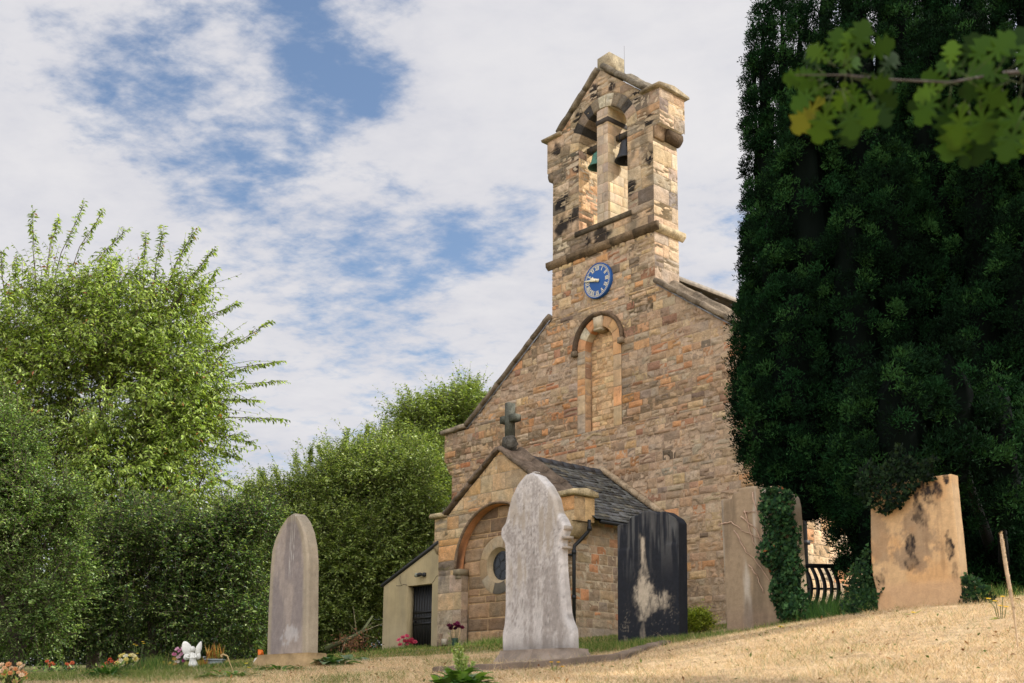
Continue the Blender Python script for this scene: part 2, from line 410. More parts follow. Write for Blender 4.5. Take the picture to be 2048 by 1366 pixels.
def facade():
    rng = np.random.default_rng(3); mb = MB()
    cs = courses(1.1, 13.4, .17, .30, rng)
    def pk(u, v, r):
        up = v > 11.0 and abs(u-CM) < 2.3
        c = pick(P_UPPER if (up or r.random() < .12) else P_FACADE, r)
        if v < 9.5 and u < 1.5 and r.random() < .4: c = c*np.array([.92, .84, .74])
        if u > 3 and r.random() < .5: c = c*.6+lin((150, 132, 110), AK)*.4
        return c
    def kn(v): return np.where(np.asarray(v) > 7.95, -7.2, np.where(np.asarray(v) > 7.45, -6.78-.34*np.sqrt(np.clip((np.asarray(v)-7.45)/.5, 0, 1)), -6.78))
    regs = [(1.1, 7.45, Lg, Rg), (7.45, WB, kn, Rg), (WB, 8.9, kn, WC-WR-.33), (WB, 8.9, WC+WR+.33, Rg),
            (8.9, WSP, Lg, WC-WR-.33), (8.9, WSP, WC+WR+.33, Rg),
            (WSP, WSP+1.0, Lg, circL(WC, WSP, 1.0)), (WSP, WSP+1.0, circR(WC, WSP, 1.0), Rg), (WSP+1.0, 11.6, Lg, Rg), (11.6, 13.36, -2.04, 2.14)]
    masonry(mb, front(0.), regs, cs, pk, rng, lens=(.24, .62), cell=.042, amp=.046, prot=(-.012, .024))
    # backing wall of mortar behind the stones
    f0 = lambda s, z: (s, -.016, z); f1 = lambda s, z: (s, -.7, z)
    mb.prism([(-6.76, .9), (6.53, .9), (6.53, WB), (-6.76, WB)], f0, f1, MORT)
    xl, xr = WC-WR-.01, WC+WR+.01
    mb.prism([(-7.15, 7.98), (xl, 7.98), (xl, WSP), (-3.86, WSP), (-5.98, 8.88), (-7.15, 8.88)], f0, f1, MORT)
    mb.prism([(xl, 7.9), (-6.76, 7.9), (-6.76, 7.98), (xl, 7.98)], f0, f1, MORT)
    mb.prism([(xr, WB), (6.53, WB), (6.53, 8.6), (4.0, WSP), (xr, WSP)], f0, f1, MORT)
    arc = arcpts(WC, WSP, WR+.01, 0, math.pi, 16)
    mb.prism([(-3.86, WSP)]+arc[::-1]+[(4.0, WSP), (2.12, 11.7), (2.12, 14.05), (-2.0, 14.05), (-2.0, 11.7)], f0, f1, MORT)
    cb(mb, 'gable_wall', M_STONE)

    # blind window: jambs, arch, infill, hood
    mb = MB(); rng = np.random.default_rng(5)
    jc = courses(WB, WSP, .38, .62, rng)
    pj = mkpick(P_JAMB)
    masonry(mb, front(.004), [(WB, WSP, WC-WR-.33, WC-WR), (WB, WSP, WC+WR, WC+WR+.33)], jc, pj, rng, (.3, .4), .045, .012, 'old', (0, .008), .012)
    masonry(mb, south(WC-WR), [(WB, WSP, -.27, -.006)], jc, mkpick(pal((3, (178, 128, 84)), (3, (168, 140, 106)), (1, (134, 108, 86)))), rng, (.3, .4), .045, .01, 'old', (0, .004), .008)
    cols = [(170, 132, 94), (172, 138, 98), (166, 132, 98), (160, 148, 126), (170, 120, 80), (172, 160, 134), (158, 118, 84)]
    ring(mb, WC, WSP, WR, .90, 0, math.pi, 7, .004, lambda k, v, r: lin(cols[k], AK), rng, .004, .27)
    kb = [(WC-.13, WSP+.50), (WC+.15, WSP+.50), (WC+.19, WSP+.86), (WC-.17, WSP+.86)]
    mb.prism(kb, lambda s, z: (s, .07, z), lambda s, z: (s, -.27, z), lin((168, 152, 126), AK))
    mb.prism([(WC-.13, WSP+.44), (WC+.15, WSP+.44), (WC+.15, WSP+.497), (WC-.13, WSP+.497)], lambda s, z: (s, .09, z), lambda s, z: (s, -.25, z), lin((150, 136, 110), AK))
    cb(mb, 'window_surround', M_ASHLAR)
    mb = MB(); rng = np.random.default_rng(6)
    masonry(mb, front(-.27), [(WB, WSP, WC-WR, WC+WR), (WSP, WSP+WR, circL(WC, WSP, WR), circR(WC, WSP, WR))], courses(WB, 11, .12, .23, rng), mkpick(P_NICHE), rng, (.16, .44), .04, .014, 'rub', (-.004, .012), .02)
    mb.box((WC-WR-.05, -.6, WB-.02), (WC+WR+.05, -.288, WSP+WR+.05), lin((176, 148, 112), AK))
    cb(mb, 'window_infill', M_STONE)
    mb = MB()
    pts = []; A = []; B = []
    for a in np.linspace(math.pi+.0, -.0, 30):
        a2 = a; pts.append((WC+.93*math.cos(a2), 0, WSP+.93*math.sin(a2))); A.append((math.cos(a2), 0, math.sin(a2))); B.append((0, 1, 0))
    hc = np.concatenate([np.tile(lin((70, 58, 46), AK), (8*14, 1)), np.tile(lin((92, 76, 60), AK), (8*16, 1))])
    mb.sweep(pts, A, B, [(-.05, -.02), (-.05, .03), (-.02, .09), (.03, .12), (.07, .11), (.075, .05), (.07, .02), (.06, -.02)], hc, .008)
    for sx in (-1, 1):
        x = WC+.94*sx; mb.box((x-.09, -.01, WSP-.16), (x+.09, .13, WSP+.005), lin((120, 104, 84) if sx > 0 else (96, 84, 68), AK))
    cb(mb, 'hood_mould', M_COPING)

def slabs(mb, p0, p1, prof, wdir, n, rng, base, lift=0.):
    """run of coping slabs between two (s, z) points; profile in (w, normal)"""
    p0 = np.array(p0, float); p1 = np.array(p1, float); d = p1-p0; ln = np.linalg.norm(d); d /= ln
    nr = np.array([-d[1], d[0]]); nr = nr if nr[1] > 0 else -nr
    e = np.linspace(0, ln, n+1)
    for k in range(n):
        a = e[k]+.006; b = e[k+1]-.006; off = rng.uniform(-.012, .012)
        pts = []
        for q in np.linspace(a, b, 5):
            c = p0+d*q+nr*(off+lift+.012*math.sin(q*7)); pts.append((c[0], rng.uniform(-.006, .006), c[1]))
        m = len(prof)*5; col = base*(.8+.4*rng.random())*(1+.35*(RNG.random((m, 1))-.5))
        mb.sweep(pts, [(0, 1, 0)]*5, [(nr[0], 0, nr[1])]*5, prof, col, .012)

COP = lin((108, 96, 80), 1.25); COP2 = lin((124, 112, 94), 1.25)
def copings():
    rng = np.random.default_rng(8); mb = MB()
    prof = [(.02, -.04), (.10, -.03), (.125, .0), (.13, .06), (.10, .105), (.04, .12), (-.03, .11), (-.08, .06), (-.3, .05), (-.5, .07), (-.56, .17), (-.62, .215), (-.70, .22), (-.76, .18), (-.8, .1), (-.8, -.04)]
    for sg, run, c in ((1, ((2.17, 11.76), (6.2, 8.94), (7.1, 8.9)), 2.17), (-1, ((-2.05, 11.76), (-6.02, 8.98), (-7.3, 8.92)), -2.05)):
        mb = MB(); slabs(mb, run[0], run[1], prof, 1, 5, rng, COP); slabs(mb, run[1], run[2], prof, 1, 1, rng, COP2)
        cp = cb(mb, 'gable_coping', M_COPING)
        mb = MB(); mb.tube([(c+sg*.05, .02, 11.66), (c+sg*3.95, .02, 8.90)], .02, 6, lin((140, 142, 146))); cb(mb, 'lead_flashing', M_COPING, cp)

def bellcote():
    rng = np.random.default_rng(21); mb = MB()
    cs = courses(13.36, 19.4, .32, .5, rng)
    sooty = [(-.62, 16.9, .34), (-.55, 17.35, .3), (-.85, 17.75, .34), (.55, 18.35, .3), (.95, 17.5, .3), (1.5, 17.65, .26), (-.15, 18.5, .34), (-.9, 16.4, .36), (-1.0, 14.75, .38), (.0, 13.85, .45), (-.45, 13.75, .3), (2.0, 15.6, .3), (1.3, 14.9, .28), (2.0, 16.7, .25), (-1.7, 15.4, .4), (-1.6, 14.6, .4), (-1.8, 17.2, .35)]
    def dark(U, V, c):
        k = 0
        nz = fbm(U*4, V*4, 77, 4)
        for (x, z, r) in sooty: k = np.maximum(k, sstep(1-np.hypot(U-x, (V-z)*.9)/(r*1.2)+(nz-.5)*1.3, .26, .6))
        lich = np.clip(sstep(fbm(U*2.2+9, V*1.6, 91, 4), .52, .70)*.6+.35*sstep(-U, .6, 1.6)*sstep(fbm(U*3, V*2, 95, 3), .4, .6), 0, .8)
        c = c*(1-lich[..., None])+lin((74, 70, 58), AK)*lich[..., None]
        return c*(1-.93*k[..., None])+np.array([.012, .012, .014])*k[..., None]*.93
    pk = mkpick(P_BELL)
    zc = OSP
    ro = OR_+.40
    regs = [(13.36, 14.03, -2.02, 2.14), (14.03, 16.05, -2.02, OC-OR_), (14.03, 16.05, OC+OR_, 2.14),
            (16.05, 16.52, -2.02, OC-OR_), (16.05, 16.52, OC+OR_, 2.14), (16.52, zc, -2.28, OC-OR_), (16.52, zc, OC+OR_, 2.4),
            (zc, 17.62, -2.28, circL(OC, zc, ro)), (zc, 17.62, circR(OC, zc, ro), 2.4),
            (17.62, zc+ro, slopeL, circL(OC, zc, ro)), (17.62, zc+ro, circR(OC, zc, ro), slopeR), (zc+ro, 19.2, slopeL, slopeR)]
    masonry(mb, front(0.), regs, cs, pk, rng, (.4, .95), .042, .012, 'old', (-.006, .012), .034, dark)
    vc = [(162, 146, 118), (150, 128, 106), (60, 57, 52), (96, 88, 76), (118, 106, 88), (168, 158, 136), (164, 156, 134), (110, 100, 84), (56, 53, 50), (112, 98, 82), (52, 50, 47), (140, 122, 98), (164, 144, 112)]
    ring(mb, OC, zc, OR_, ro, 0, math.pi, 13, .002, lambda k, v, r: lin(vc[k], AK), rng, .004, 1.06, .045, .012, .016)
    # south side and the two reveals
    psS = mkpick(P_SOUTH)
    def darkS(U, V, c):
        k = sstep(fbm(U*1.8+3, V*.9, 31, 4), .55, .7)*.65*sstep(-U, .35, .8)
        return c*(1-k[..., None])+lin((96, 90, 86), AK)*k[..., None]
    masonry(mb, south(2.14), [(11.0, 16.05, -1.08, -.004)], courses(11, 16.2, .3, .5, rng), psS, rng, (.35, .8), .045, .012, 'old', (-.002, .008), .02, darkS)
    masonry(mb, south(2.40), [(16.52, 17.62, -1.14, -.004)], courses(16.52, 17.7, .34, .42, rng), psS, rng, (.35, .8), .045, .012, 'old', (-.002, .008), .02, darkS)
    masonry(mb, south(OC-OR_), [(OB, zc, -1.06, -.006)], courses(OB, 17, .28, .46, rng), mkpick(pal((4, (206, 176, 134)), (2, (190, 150, 112)), (1, (150, 120, 100)))), rng, (.35, .8), .045, .014, 'old', (-.01, .01), .04)
    # backing
    b0 = lambda s, z: (s, -.016, z); b1 = lambda s, z: (s, -1.07, z)
    bc = MORT2
    mb.prism([(-2.005, 14.0), (-2.005, 16.5), (-2.265, 16.53), (-2.265, 17.6), (-1.72, 17.66), (OC-OR_-.016, 17.66), (OC-OR_-.016, 14.0)], b0, b1, bc)
    mb.prism([(2.125, 11.0), (2.125, 16.5), (2.385, 16.53), (2.385, 17.6), (1.8, 17.66), (OC+OR_+.016, 17.66), (OC+OR_+.016, 11.0)], b0, b1, bc)
    arc = arcpts(OC, zc, OR_+.02, math.pi-.93, .93, 14)
    mb.prism([(OC-OR_+.2, 17.66)]+arc+[(OC+OR_-.2, 17.66), (1.8, 17.68), (.08, 19.1), (-1.68, 17.68)], b0, b1, bc)
    mb.prism([(-2.005, 13.2), (2.1, 13.2), (2.1, 14.03), (-2.005, 14.03)], b0, b1, bc)
    cb(mb, 'bellcote_wall', M_STONE)

    mb = MB(); rng = np.random.default_rng(4)           # string course, sill, corbels
    SD = lin((104, 88, 68), 1.25)
    prof = [(0, -.13), (.03, -.12), (.12, -.03), (.13, .0), (.13, .10), (.10, .12), (0, .14)]
    for a, b in zip(np.linspace(-2.2, 2.32, 6)[:-1], np.linspace(-2.2, 2.32, 6)[1:]):
        pts = [(q, 0, 13.4) for q in np.linspace(a+.004, b-.004, 4)]
        cc = SD*rng.uniform(.65, 1.15)
        mb.sweep(pts, [(0, 1, 0)]*4, [(0, 0, 1)]*4, prof, cc*(1+.4*(rng.random((28, 1))-.5)), .01)
    pts = [(2.14, q, 13.4) for q in np.linspace(.0, -1.24, 5)]
    mb.sweep(pts, [(1, 0, 0)]*5, [(0, 0, 1)]*5, [(0, -.13), (.04, -.12), (.13, -.03), (.14, .0), (.14, .10), (.11, .12), (0, .14)], lin((150, 134, 106), AK), .008)
    cb(mb, 'string_course', M_COPING); mb = MB()
    mb.box((-1.02, -1.1, 14.03), (.02, .035, 14.185), lin((74, 66, 54), 1.2)); mb.box((.024, -1.1, 14.03), (1.3, .04, 14.18), lin((88, 78, 62), 1.2))
    cb(mb, 'opening_sill', M_COPING)
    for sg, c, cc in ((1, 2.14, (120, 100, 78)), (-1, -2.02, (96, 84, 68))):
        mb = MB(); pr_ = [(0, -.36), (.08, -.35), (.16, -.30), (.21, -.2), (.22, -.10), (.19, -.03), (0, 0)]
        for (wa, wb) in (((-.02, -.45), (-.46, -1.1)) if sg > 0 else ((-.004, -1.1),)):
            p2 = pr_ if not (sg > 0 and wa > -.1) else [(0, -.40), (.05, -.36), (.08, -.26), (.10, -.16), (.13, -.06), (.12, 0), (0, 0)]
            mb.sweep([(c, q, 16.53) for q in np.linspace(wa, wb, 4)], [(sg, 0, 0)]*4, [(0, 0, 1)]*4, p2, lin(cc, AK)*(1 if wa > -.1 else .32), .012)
        cb(mb, 'corbel', M_COPING)

    mb = MB(); rng = np.random.default_rng(14)
    prof = [(.06, -.03), (.10, 0), (.11, .07), (.04, .15), (-.08, .145), (-.28, .085), (-.55, .06), (-.85, .1), (-1.03, .2), (-1.14, .245), (-1.24, .2), (-1.26, .05), (-1.26, -.03)]
    BC = lin((100, 92, 78), 1.25)
    slabs(mb, (.12, 19.17), (1.86, 17.72), prof, 1, 3, rng, BC); slabs(mb, (.0, 19.17), (-1.76, 17.72), prof, 1, 3, rng, BC)
    for sg, a, b in ((1, 1.74, 2.48), (-1, -1.62, -2.42)):
        mb.sweep([(q, 0, 17.63) for q in np.linspace(a, b, 4)], [(0, 1, 0)]*4, [(0, 0, 1)]*4, [(.1, 0), (.13, .05), (.10, .09), (-.58, .2), (-1.25, .09), (-1.28, .04), (-1.24, 0)], lin((136, 122, 98), 1.25), .012)
    mb.prism([(-.2, 19.0), (.30, 19.0), (.30, 19.70), (-.2, 19.66)], lambda s, z: (s, -.15, z), lambda s, z: (s, -.82, z), lin((136, 124, 100), AK*.9))
    mb.box((-.29, -.7, 19.0), (-.203, -.25, 19.56), lin((126, 118, 100), AK*.9))
    cb(mb, 'bellcote_coping', M_COPING)

    mb = MB(); rng = np.random.default_rng(15)           # pier between the bells
    pc = [OB]+[OB+.31*k for k in range(1, 13)]
    masonry(mb, front(-.02), [(OB, 17.84, -.12, .34)], pc, mkpick(P_ASH), rng, (.2, .3), .05, .01, 'ash', (0, .003), .006)
    masonry(mb, south(.34), [(OB, 17.84, -1.06, -.024)], pc, mkpick(pal((3, (198, 180, 144)), (2, (186, 170, 138)))), rng, (.3, .6), .05, .01, 'ash', (0, .003), .006)
    mb.box((-.108, -1.06, OB), (.328, -.034, 17.9), lin((160, 144, 116), AK))
    mb.box((-.14, -.88, 17.35), (.36, -.004, 17.5), lin((60, 54, 48), AK))
    cb(mb, 'bell_pier', M_ASHLAR)
    mb = MB(); q = on_w(1248.5, 92, -.9)
    mb.tube([(q[0], -.9, 18.9), (q[0], -.9, q[1])], .007, 6, lin((120, 120, 122))); cb(mb, 'lightning_rod', M_PAINT)

def bell(s, w, zm, r, h, green, label):
    b = empty('bell', ch(s, w, zm), label, 'bell', YAW-math.pi/2, 'bells hanging in the bellcote')
    mb = MB(); c = lin((70, 120, 104)) if green else np.array([.02, .022, .026])
    prof = [(r*.9, -.0), (r, .0), (r*.98, .04*h), (r*.84, .16*h), (r*.68, .36*h), (r*.58, .6*h), (r*.53, .8*h), (r*.42, .93*h), (r*.2, 1.*h), (0, 1.01*h)]
    mb.lathe(prof, (0, 0, 0), 28, c); mb.lathe([(r*.9, 0), (r*.75, .15*h), (r*.55, .5*h), (r*.45, .85*h), (0, .9*h)], (0, 0, 0), 28, c*.4)
    mb.tube([(-.1*r, 0, h), (-.1*r, 0, h+.1)], .03, 8, c); mb.tube([(.12*r, 0, h), (.12*r, 0, h+.1)], .03, 8, c)
    mb.build('bell_body', M_BRONZE, b, True)
    mb = MB(); mb.box((-.40, -.09, h+.08), (.40, .09, h+.24), lin((78, 72, 62))); mb.build('headstock', M_COPING, b)
    mb = MB()
    for sx in (-.2, .2):
        mb.box((sx-.02, -.1, h+.02), (sx+.02, .1, h+.26), (.02, .02, .02))
    mb.tube([(.30, .0, h+.2), (.30, -.28, h-.05), (.28, -.32, h-.4)], .018, 6, (.02, .02, .02))
    mb.build('iron_strap', M_IRON, b)
    mb = MB(); mb.tube([(0, 0, h*.8), (0, 0, .02)], .018, 6); mb.lathe([(0, -.06), (.045, -.03), (.05, .02), (0, .06)], (0, 0, .0), 10); mb.build('clapper', M_IRON, b)

def clock():
    cx, cz, R = .0, 12.35, .54
    mb = MB(); mb.lathe([(0, .105), (R*.9, .105), (R*.93, .10), (R*.955, .125), (R, .12), (R*1.01, .06), (R*1.0, .0)], (cx, 0, cz), 64, lin((30, 84, 150)), axis=1)
    d = cb(mb, 'clock_dial', M_PAINT, None, False)
    mb = MB(); g = lin((232, 220, 184))
    for r0, r1 in ((R*.835, R*.85), (R*.905, R*.925)):
        an = np.linspace(0, 2*np.pi, 65); A, Q = np.meshgrid(an, [r0, r1]); mb.grid(cx+Q*np.cos(A), np.full_like(A, .1085), cz+Q*np.sin(A), g)
    def stroke(x0, y0, x1, y1, wd, w=.109):
        d_ = np.array([x1-x0, y1-y0]); n_ = np.array([-d_[1], d_[0]]); n_ = n_/np.linalg.norm(n_)*wd/2
        q = [(x0+n_[0], y0+n_[1]), (x1+n_[0], y1+n_[1]), (x1-n_[0], y1-n_[1]), (x0-n_[0], y0-n_[1])]
        mb.add([(cx+a, w, cz+b) for a, b in q], [(0, 1, 2, 3)], g)
    for k in range(60):
        a = 2*math.pi*k/60; wd = .018 if k % 5 == 0 else .011
        stroke(R*.845*math.cos(a), R*.845*math.sin(a), R*.91*math.cos(a), R*.91*math.sin(a), wd, .1105)
    cb(mb, 'minute_track', M_PAINT, d)
    for hr, tx in enumerate(['XII', 'I', 'II', 'III', 'IV', 'V', 'VI', 'VII', 'VIII', 'IX', 'X', 'XI']):
        mb = MB(); a = math.pi/2-2*math.pi*hr/12
        er = np.array([math.cos(a), math.sin(a)]); et = np.array([math.sin(a), -math.cos(a)])
        r0, r1 = R*.60, R*.81; wds = {'I': .040, 'V': .085, 'X': .085}
        tot = sum(wds[c] for c in tx); x = -tot/2
        def st(x0, x1, wd):
            p = er*r0+et*x0; q = er*r1+et*x1; stroke(p[0], p[1], q[0], q[1], wd)
        for c in tx:
            w_ = wds[c]
            if c == 'I': st(x+w_/2, x+w_/2, .024)
            elif c == 'V': st(x+w_/2, x+.012, .024); st(x+w_/2, x+w_-.012, .013)
            else: st(x+w_-.012, x+.012, .024); st(x+.012, x+w_-.012, .013)
            x += w_
        for rr in (r0, r1):
            p = er*rr-et*(tot/2-.006); q = er*rr+et*(tot/2-.006); stroke(p[0], p[1], q[0], q[1], .008)
        cb(mb, 'numeral', M_PAINT, d)
    for nm, frac, ln, wd in (('hour_hand', 9.78/12, .30, .075), ('minute_hand', 46.6/60, .50, .045)):
        mb = MB(); a = math.pi/2-2*math.pi*frac; w = .135 if nm[0] == 'h' else .15
        er = np.array([math.cos(a), math.sin(a)]); et = np.array([er[1], -er[0]])
        prof = [(-.09, .03), (-.05, .045), (0, wd*.62), (ln*.55, wd*.5), (ln*.68, wd*.95), (ln*.8, wd*.5), (ln, .008)] if nm[0] == 'h' else [(-.10, .035), (0, .04), (ln*.75, wd*.55), (ln, .012)]
        up_ = [er*x+et*y for x, y in prof]; dn = [er*x-et*y for x, y in prof[::-1]]
        pg = [(p[0]+cx, p[1]+cz) for p in up_+dn]
        mb.prism(pg, lambda s, z: (s, w, z), lambda s, z: (s, w-.012, z), lin((236, 224, 190)))
        mb.lathe([(0, .02), (.03, .02), (.03, -.03)], (cx, w, cz), 12, lin((236, 224, 190)), axis=1)
        cb(mb, nm, M_PAINT, d)

def nave():
    mb = MB(); rng = np.random.default_rng(31)
    masonry(mb, south(6.55), [(1.0, 8.6, -5.0, -.004)], courses(1., 8.7, .2, .36, rng), mkpick(pal((4, (190, 166, 132)), (3, (176, 146, 110)), (2, (196, 140, 92)), (2, (160, 144, 122)))), rng, (.3, .8), .07, .016, 'rub', (-.004, .012), .02)
    mb.box((-6.75, -20, .8), (6.53, -.5, 8.7), MORT2)
    mb.prism([(-6.75, 8.7), (6.53, 8.7), (.06, 13.1)], lambda s, z: (s, -.72, z), lambda s, z: (s, -20, z), MORT2)
    cb(mb, 'nave_wall', M_STONE)
    mb = MB(); sl = lin((176, 164, 146))
    for sg in (1, -1):
        for k in range(26):
            a = k*.28; b = a+.30
            z0 = 13.28-.7*a-.0; z1 = 13.28-.7*b+.02
            n = 24; ws = np.linspace(-.82, -20, n+1)
            for j in range(n):
                c = sl*rng.uniform(.75, 1.15)
                mb.add([(CM+sg*a, ws[j], z0), (CM+sg*b, ws[j], z1+.02), (CM+sg*b, ws[j+1]+.01, z1+.02), (CM+sg*a, ws[j+1]+.01, z0)], [(0, 1, 2, 3)], c)
    mb.tube([(CM, -.9, 13.3), (CM, -20, 13.3)], .12, 8, sl*.8)
    cb(mb, 'nave_roof', M_SLATE)
    mb = MB(); x = on_s(1610, 1060, 6.62)
    mb.tube([(6.62, x[0], 8.5), (6.62, x[0], 1.6)], .055, 10); mb.box((6.5, x[0]-.09, 3.9), (6.7, x[0]+.09, 4.0))
    cb(mb, 'rain_pipe', M_IRON)

PW = 3.95
def porch():
    rng = np.random.default_rng(41); mb = MB()
    L = lambda z: np.maximum(.08-(6.60-np.asarray(z, float))/.70, -2.42); R = lambda z: np.minimum(.10+(6.60-np.asarray(z, float))/.70, 2.55)
    AC, AR, AS = -.02, 1.6, 3.6
    cs = courses(1.2, 6.8, .34, .5, rng)
    pq = lambda u, v, r: pick(P_QUOIN if (v < 3.7 or (abs(u) > 2 and v < 4.4)) else P_PORCH, r)
    def dark(U, V, c):
        k = sstep(fbm(U*3.3, V*.7, 12, 4), .56, .72)*.6*sstep(-V, -4.2, -3.4)*sstep(np.abs(U), 1.7, 2.1)
        return c*(1-k[..., None])+lin((84, 78, 74), AK)*k[..., None]
    regs = [(1.2, AS, L, AC-1.38), (1.2, AS, AC+1.38, R), (AS, 4.46, L, circL(AC, AS, AR)), (AS, 4.46, circR(AC, AS, AR), R),
            (4.46, 5.08, -2.62, circL(AC, AS, AR)), (4.46, 5.08, circR(AC, AS, AR), 2.87),
            (5.08, AS+AR, L, circL(AC, AS, AR)), (5.08, AS+AR, circR(AC, AS, AR), R), (AS+AR, 6.6, L, R)]
    masonry(mb, front(PW), regs, cs, pq, rng, (.45, .95), .05, .013, 'ash', (-.002, .006), .014, dark)
    masonry(mb, south(-1.40), [(1.2, AS, 3.70, PW-.006)], cs, mkpick(P_QUOIN), rng, (.3, .5), .06, .01, 'ash', (0, .004), .01)
    # south wall of the porch
    masonry(mb, south(2.55), [(1.9, 4.62, 0., PW-.004)], courses(1.9, 4.7, .17, .3, rng), mkpick(P_PWALL), rng, (.22, .55), .05, .018, 'rub', (-.004, .014), .02)
    masonry(mb, south(2.60), [(1.2, 1.9, 0., PW+.02)], courses(1.2, 1.95, .69, .7, rng), mkpick(pal((3, (132, 122, 104)), (2, (118, 108, 92)))), rng, (.5, .9), .07, .012, 'ash', (0, .004), .01)
    masonry(mb, south(2.87), [(4.46, 5.08, 3.22, PW-.004)], [4.46, 5.09], mkpick(pal((1, (150, 122, 88)), (1, (168, 138, 98)))), rng, (.34, .4), .05, .012, 'old', (0, .006), .012)
    f0 = lambda s, z: (s, PW-.016, z); f1 = lambda s, z: (s, 3.72, z)
    mb.prism([(-2.40, 1.), (AC-1.39, 1.), (AC-1.39, AS), (-2.40, AS)], f0, f1, MORT2)
    mb.prism([(AC+1.39, 1.), (2.53, 1.), (2.53, AS), (AC+1.39, AS)], f0, f1, MORT2)
    arc = arcpts(AC, AS, AR+.01, math.pi, 0, 24)
    mb.prism([(-2.40, AS)]+arc+[(2.53, AS), (2.53, 4.5), (2.85, 4.5), (2.85, 5.05), (2.3, 5.06), (.09, 6.57), (-2.1, 5.06), (-2.6, 5.05), (-2.6, 4.5), (-2.40, 4.5)], f0, f1, MORT2)
    mb.box((2.3, 3.24, 4.48), (2.855, 3.9, 5.06), MORT2)
    mb.box((2.2, 0, .9), (2.535, 3.75, 4.62), MORT2); mb.box((-2.40, 0, .9), (-2.1, 3.75, 4.62), MORT2)
    cb(mb, 'porch_wall', M_STONE)

    mb = MB()                                            # soffit of the big blind arch, impost caps
    A, Q = np.meshgrid(np.linspace(0, math.pi, 60), np.linspace(3.70, PW-.004, 5))
    S_, Z_ = AC+AR*np.cos(A), AS+AR*np.sin(A)
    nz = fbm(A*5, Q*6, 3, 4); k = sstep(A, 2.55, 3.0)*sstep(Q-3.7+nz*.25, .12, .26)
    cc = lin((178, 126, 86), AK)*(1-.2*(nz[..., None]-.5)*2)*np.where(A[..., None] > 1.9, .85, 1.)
    cc = cc*(1-.85*k[..., None])+np.array([.02, .018, .016])*k[..., None]*.85  # left side toned down, its lower end nearly black: shade painted in
    mb.grid(S_, Q, Z_, cc)
    for sg in (-1, 1):
        x = AC+sg*1.5
        mb.box((x-.15, 3.66, AS-.16), (x+.15, PW+.07, AS-.005), lin((120, 108, 86), AK)); mb.box((x-.10, 3.66, AS-.26), (x+.10, PW+.03, AS-.164), lin((128, 116, 94), AK))
    cb(mb, 'arch_soffit', M_ASHLAR)
    mb = MB(); pts = []; A = []; B = []
    for a in np.linspace(math.pi, 0, 40):
        pts.append((AC+(AR+.05)*math.cos(a), PW, AS+(AR+.05)*math.sin(a))); A.append((math.cos(a), 0, math.sin(a))); B.append((0, 1, 0))
    mb.sweep(pts, A, B, [(-.045, -.02), (-.045, .02), (-.02, .05), (.01, .05), (.02, -.02)], lin((116, 98, 80), AK), .006)
    cb(mb, 'hood_mould', M_COPING)

    mb = MB(); rng = np.random.default_rng(43)          # recessed wall with the round window
    RC, RZ, RR = -.17, 3.62, .77
    IL = lambda z: np.where(np.asarray(z) > AS, circL(AC, AS, AR)(z), AC-1.38); IR = lambda z: np.where(np.asarray(z) > AS, circR(AC, AS, AR)(z), AC+1.38)
    ic = courses(1.2, 5.3, .33, .42, rng)
    masonry(mb, front(3.70), [(1.2, RZ-RR, IL, IR), (RZ-RR, RZ+RR, IL, circL(RC, RZ, RR)), (RZ-RR, RZ+RR, circR(RC, RZ, RR), IR), (RZ+RR, AS+AR, IL, IR)],
            ic, mkpick(P_RUST), rng, (.5, .85), .035, .02, 'tool', (.004, .012), .014)
    an = np.linspace(0, 2*np.pi, 41)
    for r0, r1, c in ((RR+.02, 2.4, 0),):
        A_, Q = np.meshgrid(an, np.linspace(.5, 1.75, 6)); X = RC+Q*np.cos(A_); Z = RZ+Q*np.sin(A_); X = np.clip(X, -1.6, 1.57); Z = np.clip(Z, 1., 5.19)
        mb.grid(X, np.full_like(X, 3.684), Z, lin((170, 140, 104), AK))
    mb.box((-1.6, 3.6, .9), (1.57, 3.683, 2.6), MORT2)
    cb(mb, 'recess_wall', M_STONE)
    mb = MB()
    rc = [(150, 134, 108), (158, 140, 112), (146, 122, 94), (160, 142, 116), (152, 132, 104), (140, 118, 90), (148, 132, 108), (84, 78, 68)]
    ring(mb, RC, RZ, .47, RR, -math.pi/2-.3, 1.5*math.pi-.3, 8, 3.715, lambda k, v, r: lin(rc[(k+7) % 8], AK), rng, .0, None, .045, .010, .006, 'ash')
    A_, Q = np.meshgrid(an, np.linspace(0, 1, 4)); rr = .472-.08*Q
    mb.grid(RC+rr*np.cos(A_), 3.712-.14*Q, RZ+rr*np.sin(A_), lin((150, 132, 104), AK))
    mb.grid(RC+(.392-.02*Q)*np.cos(A_), 3.575-.03*Q, RZ+(.392-.02*Q)*np.sin(A_), lin((150, 132, 104), AK))
    rw = cb(mb, 'round_window', M_ASHLAR)
    m, t, b = new_mat('dark_glass'); b.inputs['Base Color'].default_value = (.010, .013, .018, 1); b.inputs['Roughness'].default_value = .12
    mb = MB(); mb.lathe([(0, 3.565), (.40, 3.565)], (RC, 0, RZ), 40, axis=1); cb(mb, 'pane', m, rw)
    mb = MB()
    for k in range(6):
        a = k*math.pi/3+.2; mb.tube([(RC+.13*math.cos(a), 3.572, RZ+.13*math.sin(a)), (RC+.38*math.cos(a), 3.572, RZ+.38*math.sin(a))], .007, 5)
        c0 = (RC+.24*math.cos(a+.5), RZ+.24*math.sin(a+.5))
        mb.tube([(c0[0]+.11*math.cos(q), 3.572, c0[1]+.11*math.sin(q)) for q in np.linspace(0, 2*math.pi, 14)], .006, 4, caps=False)
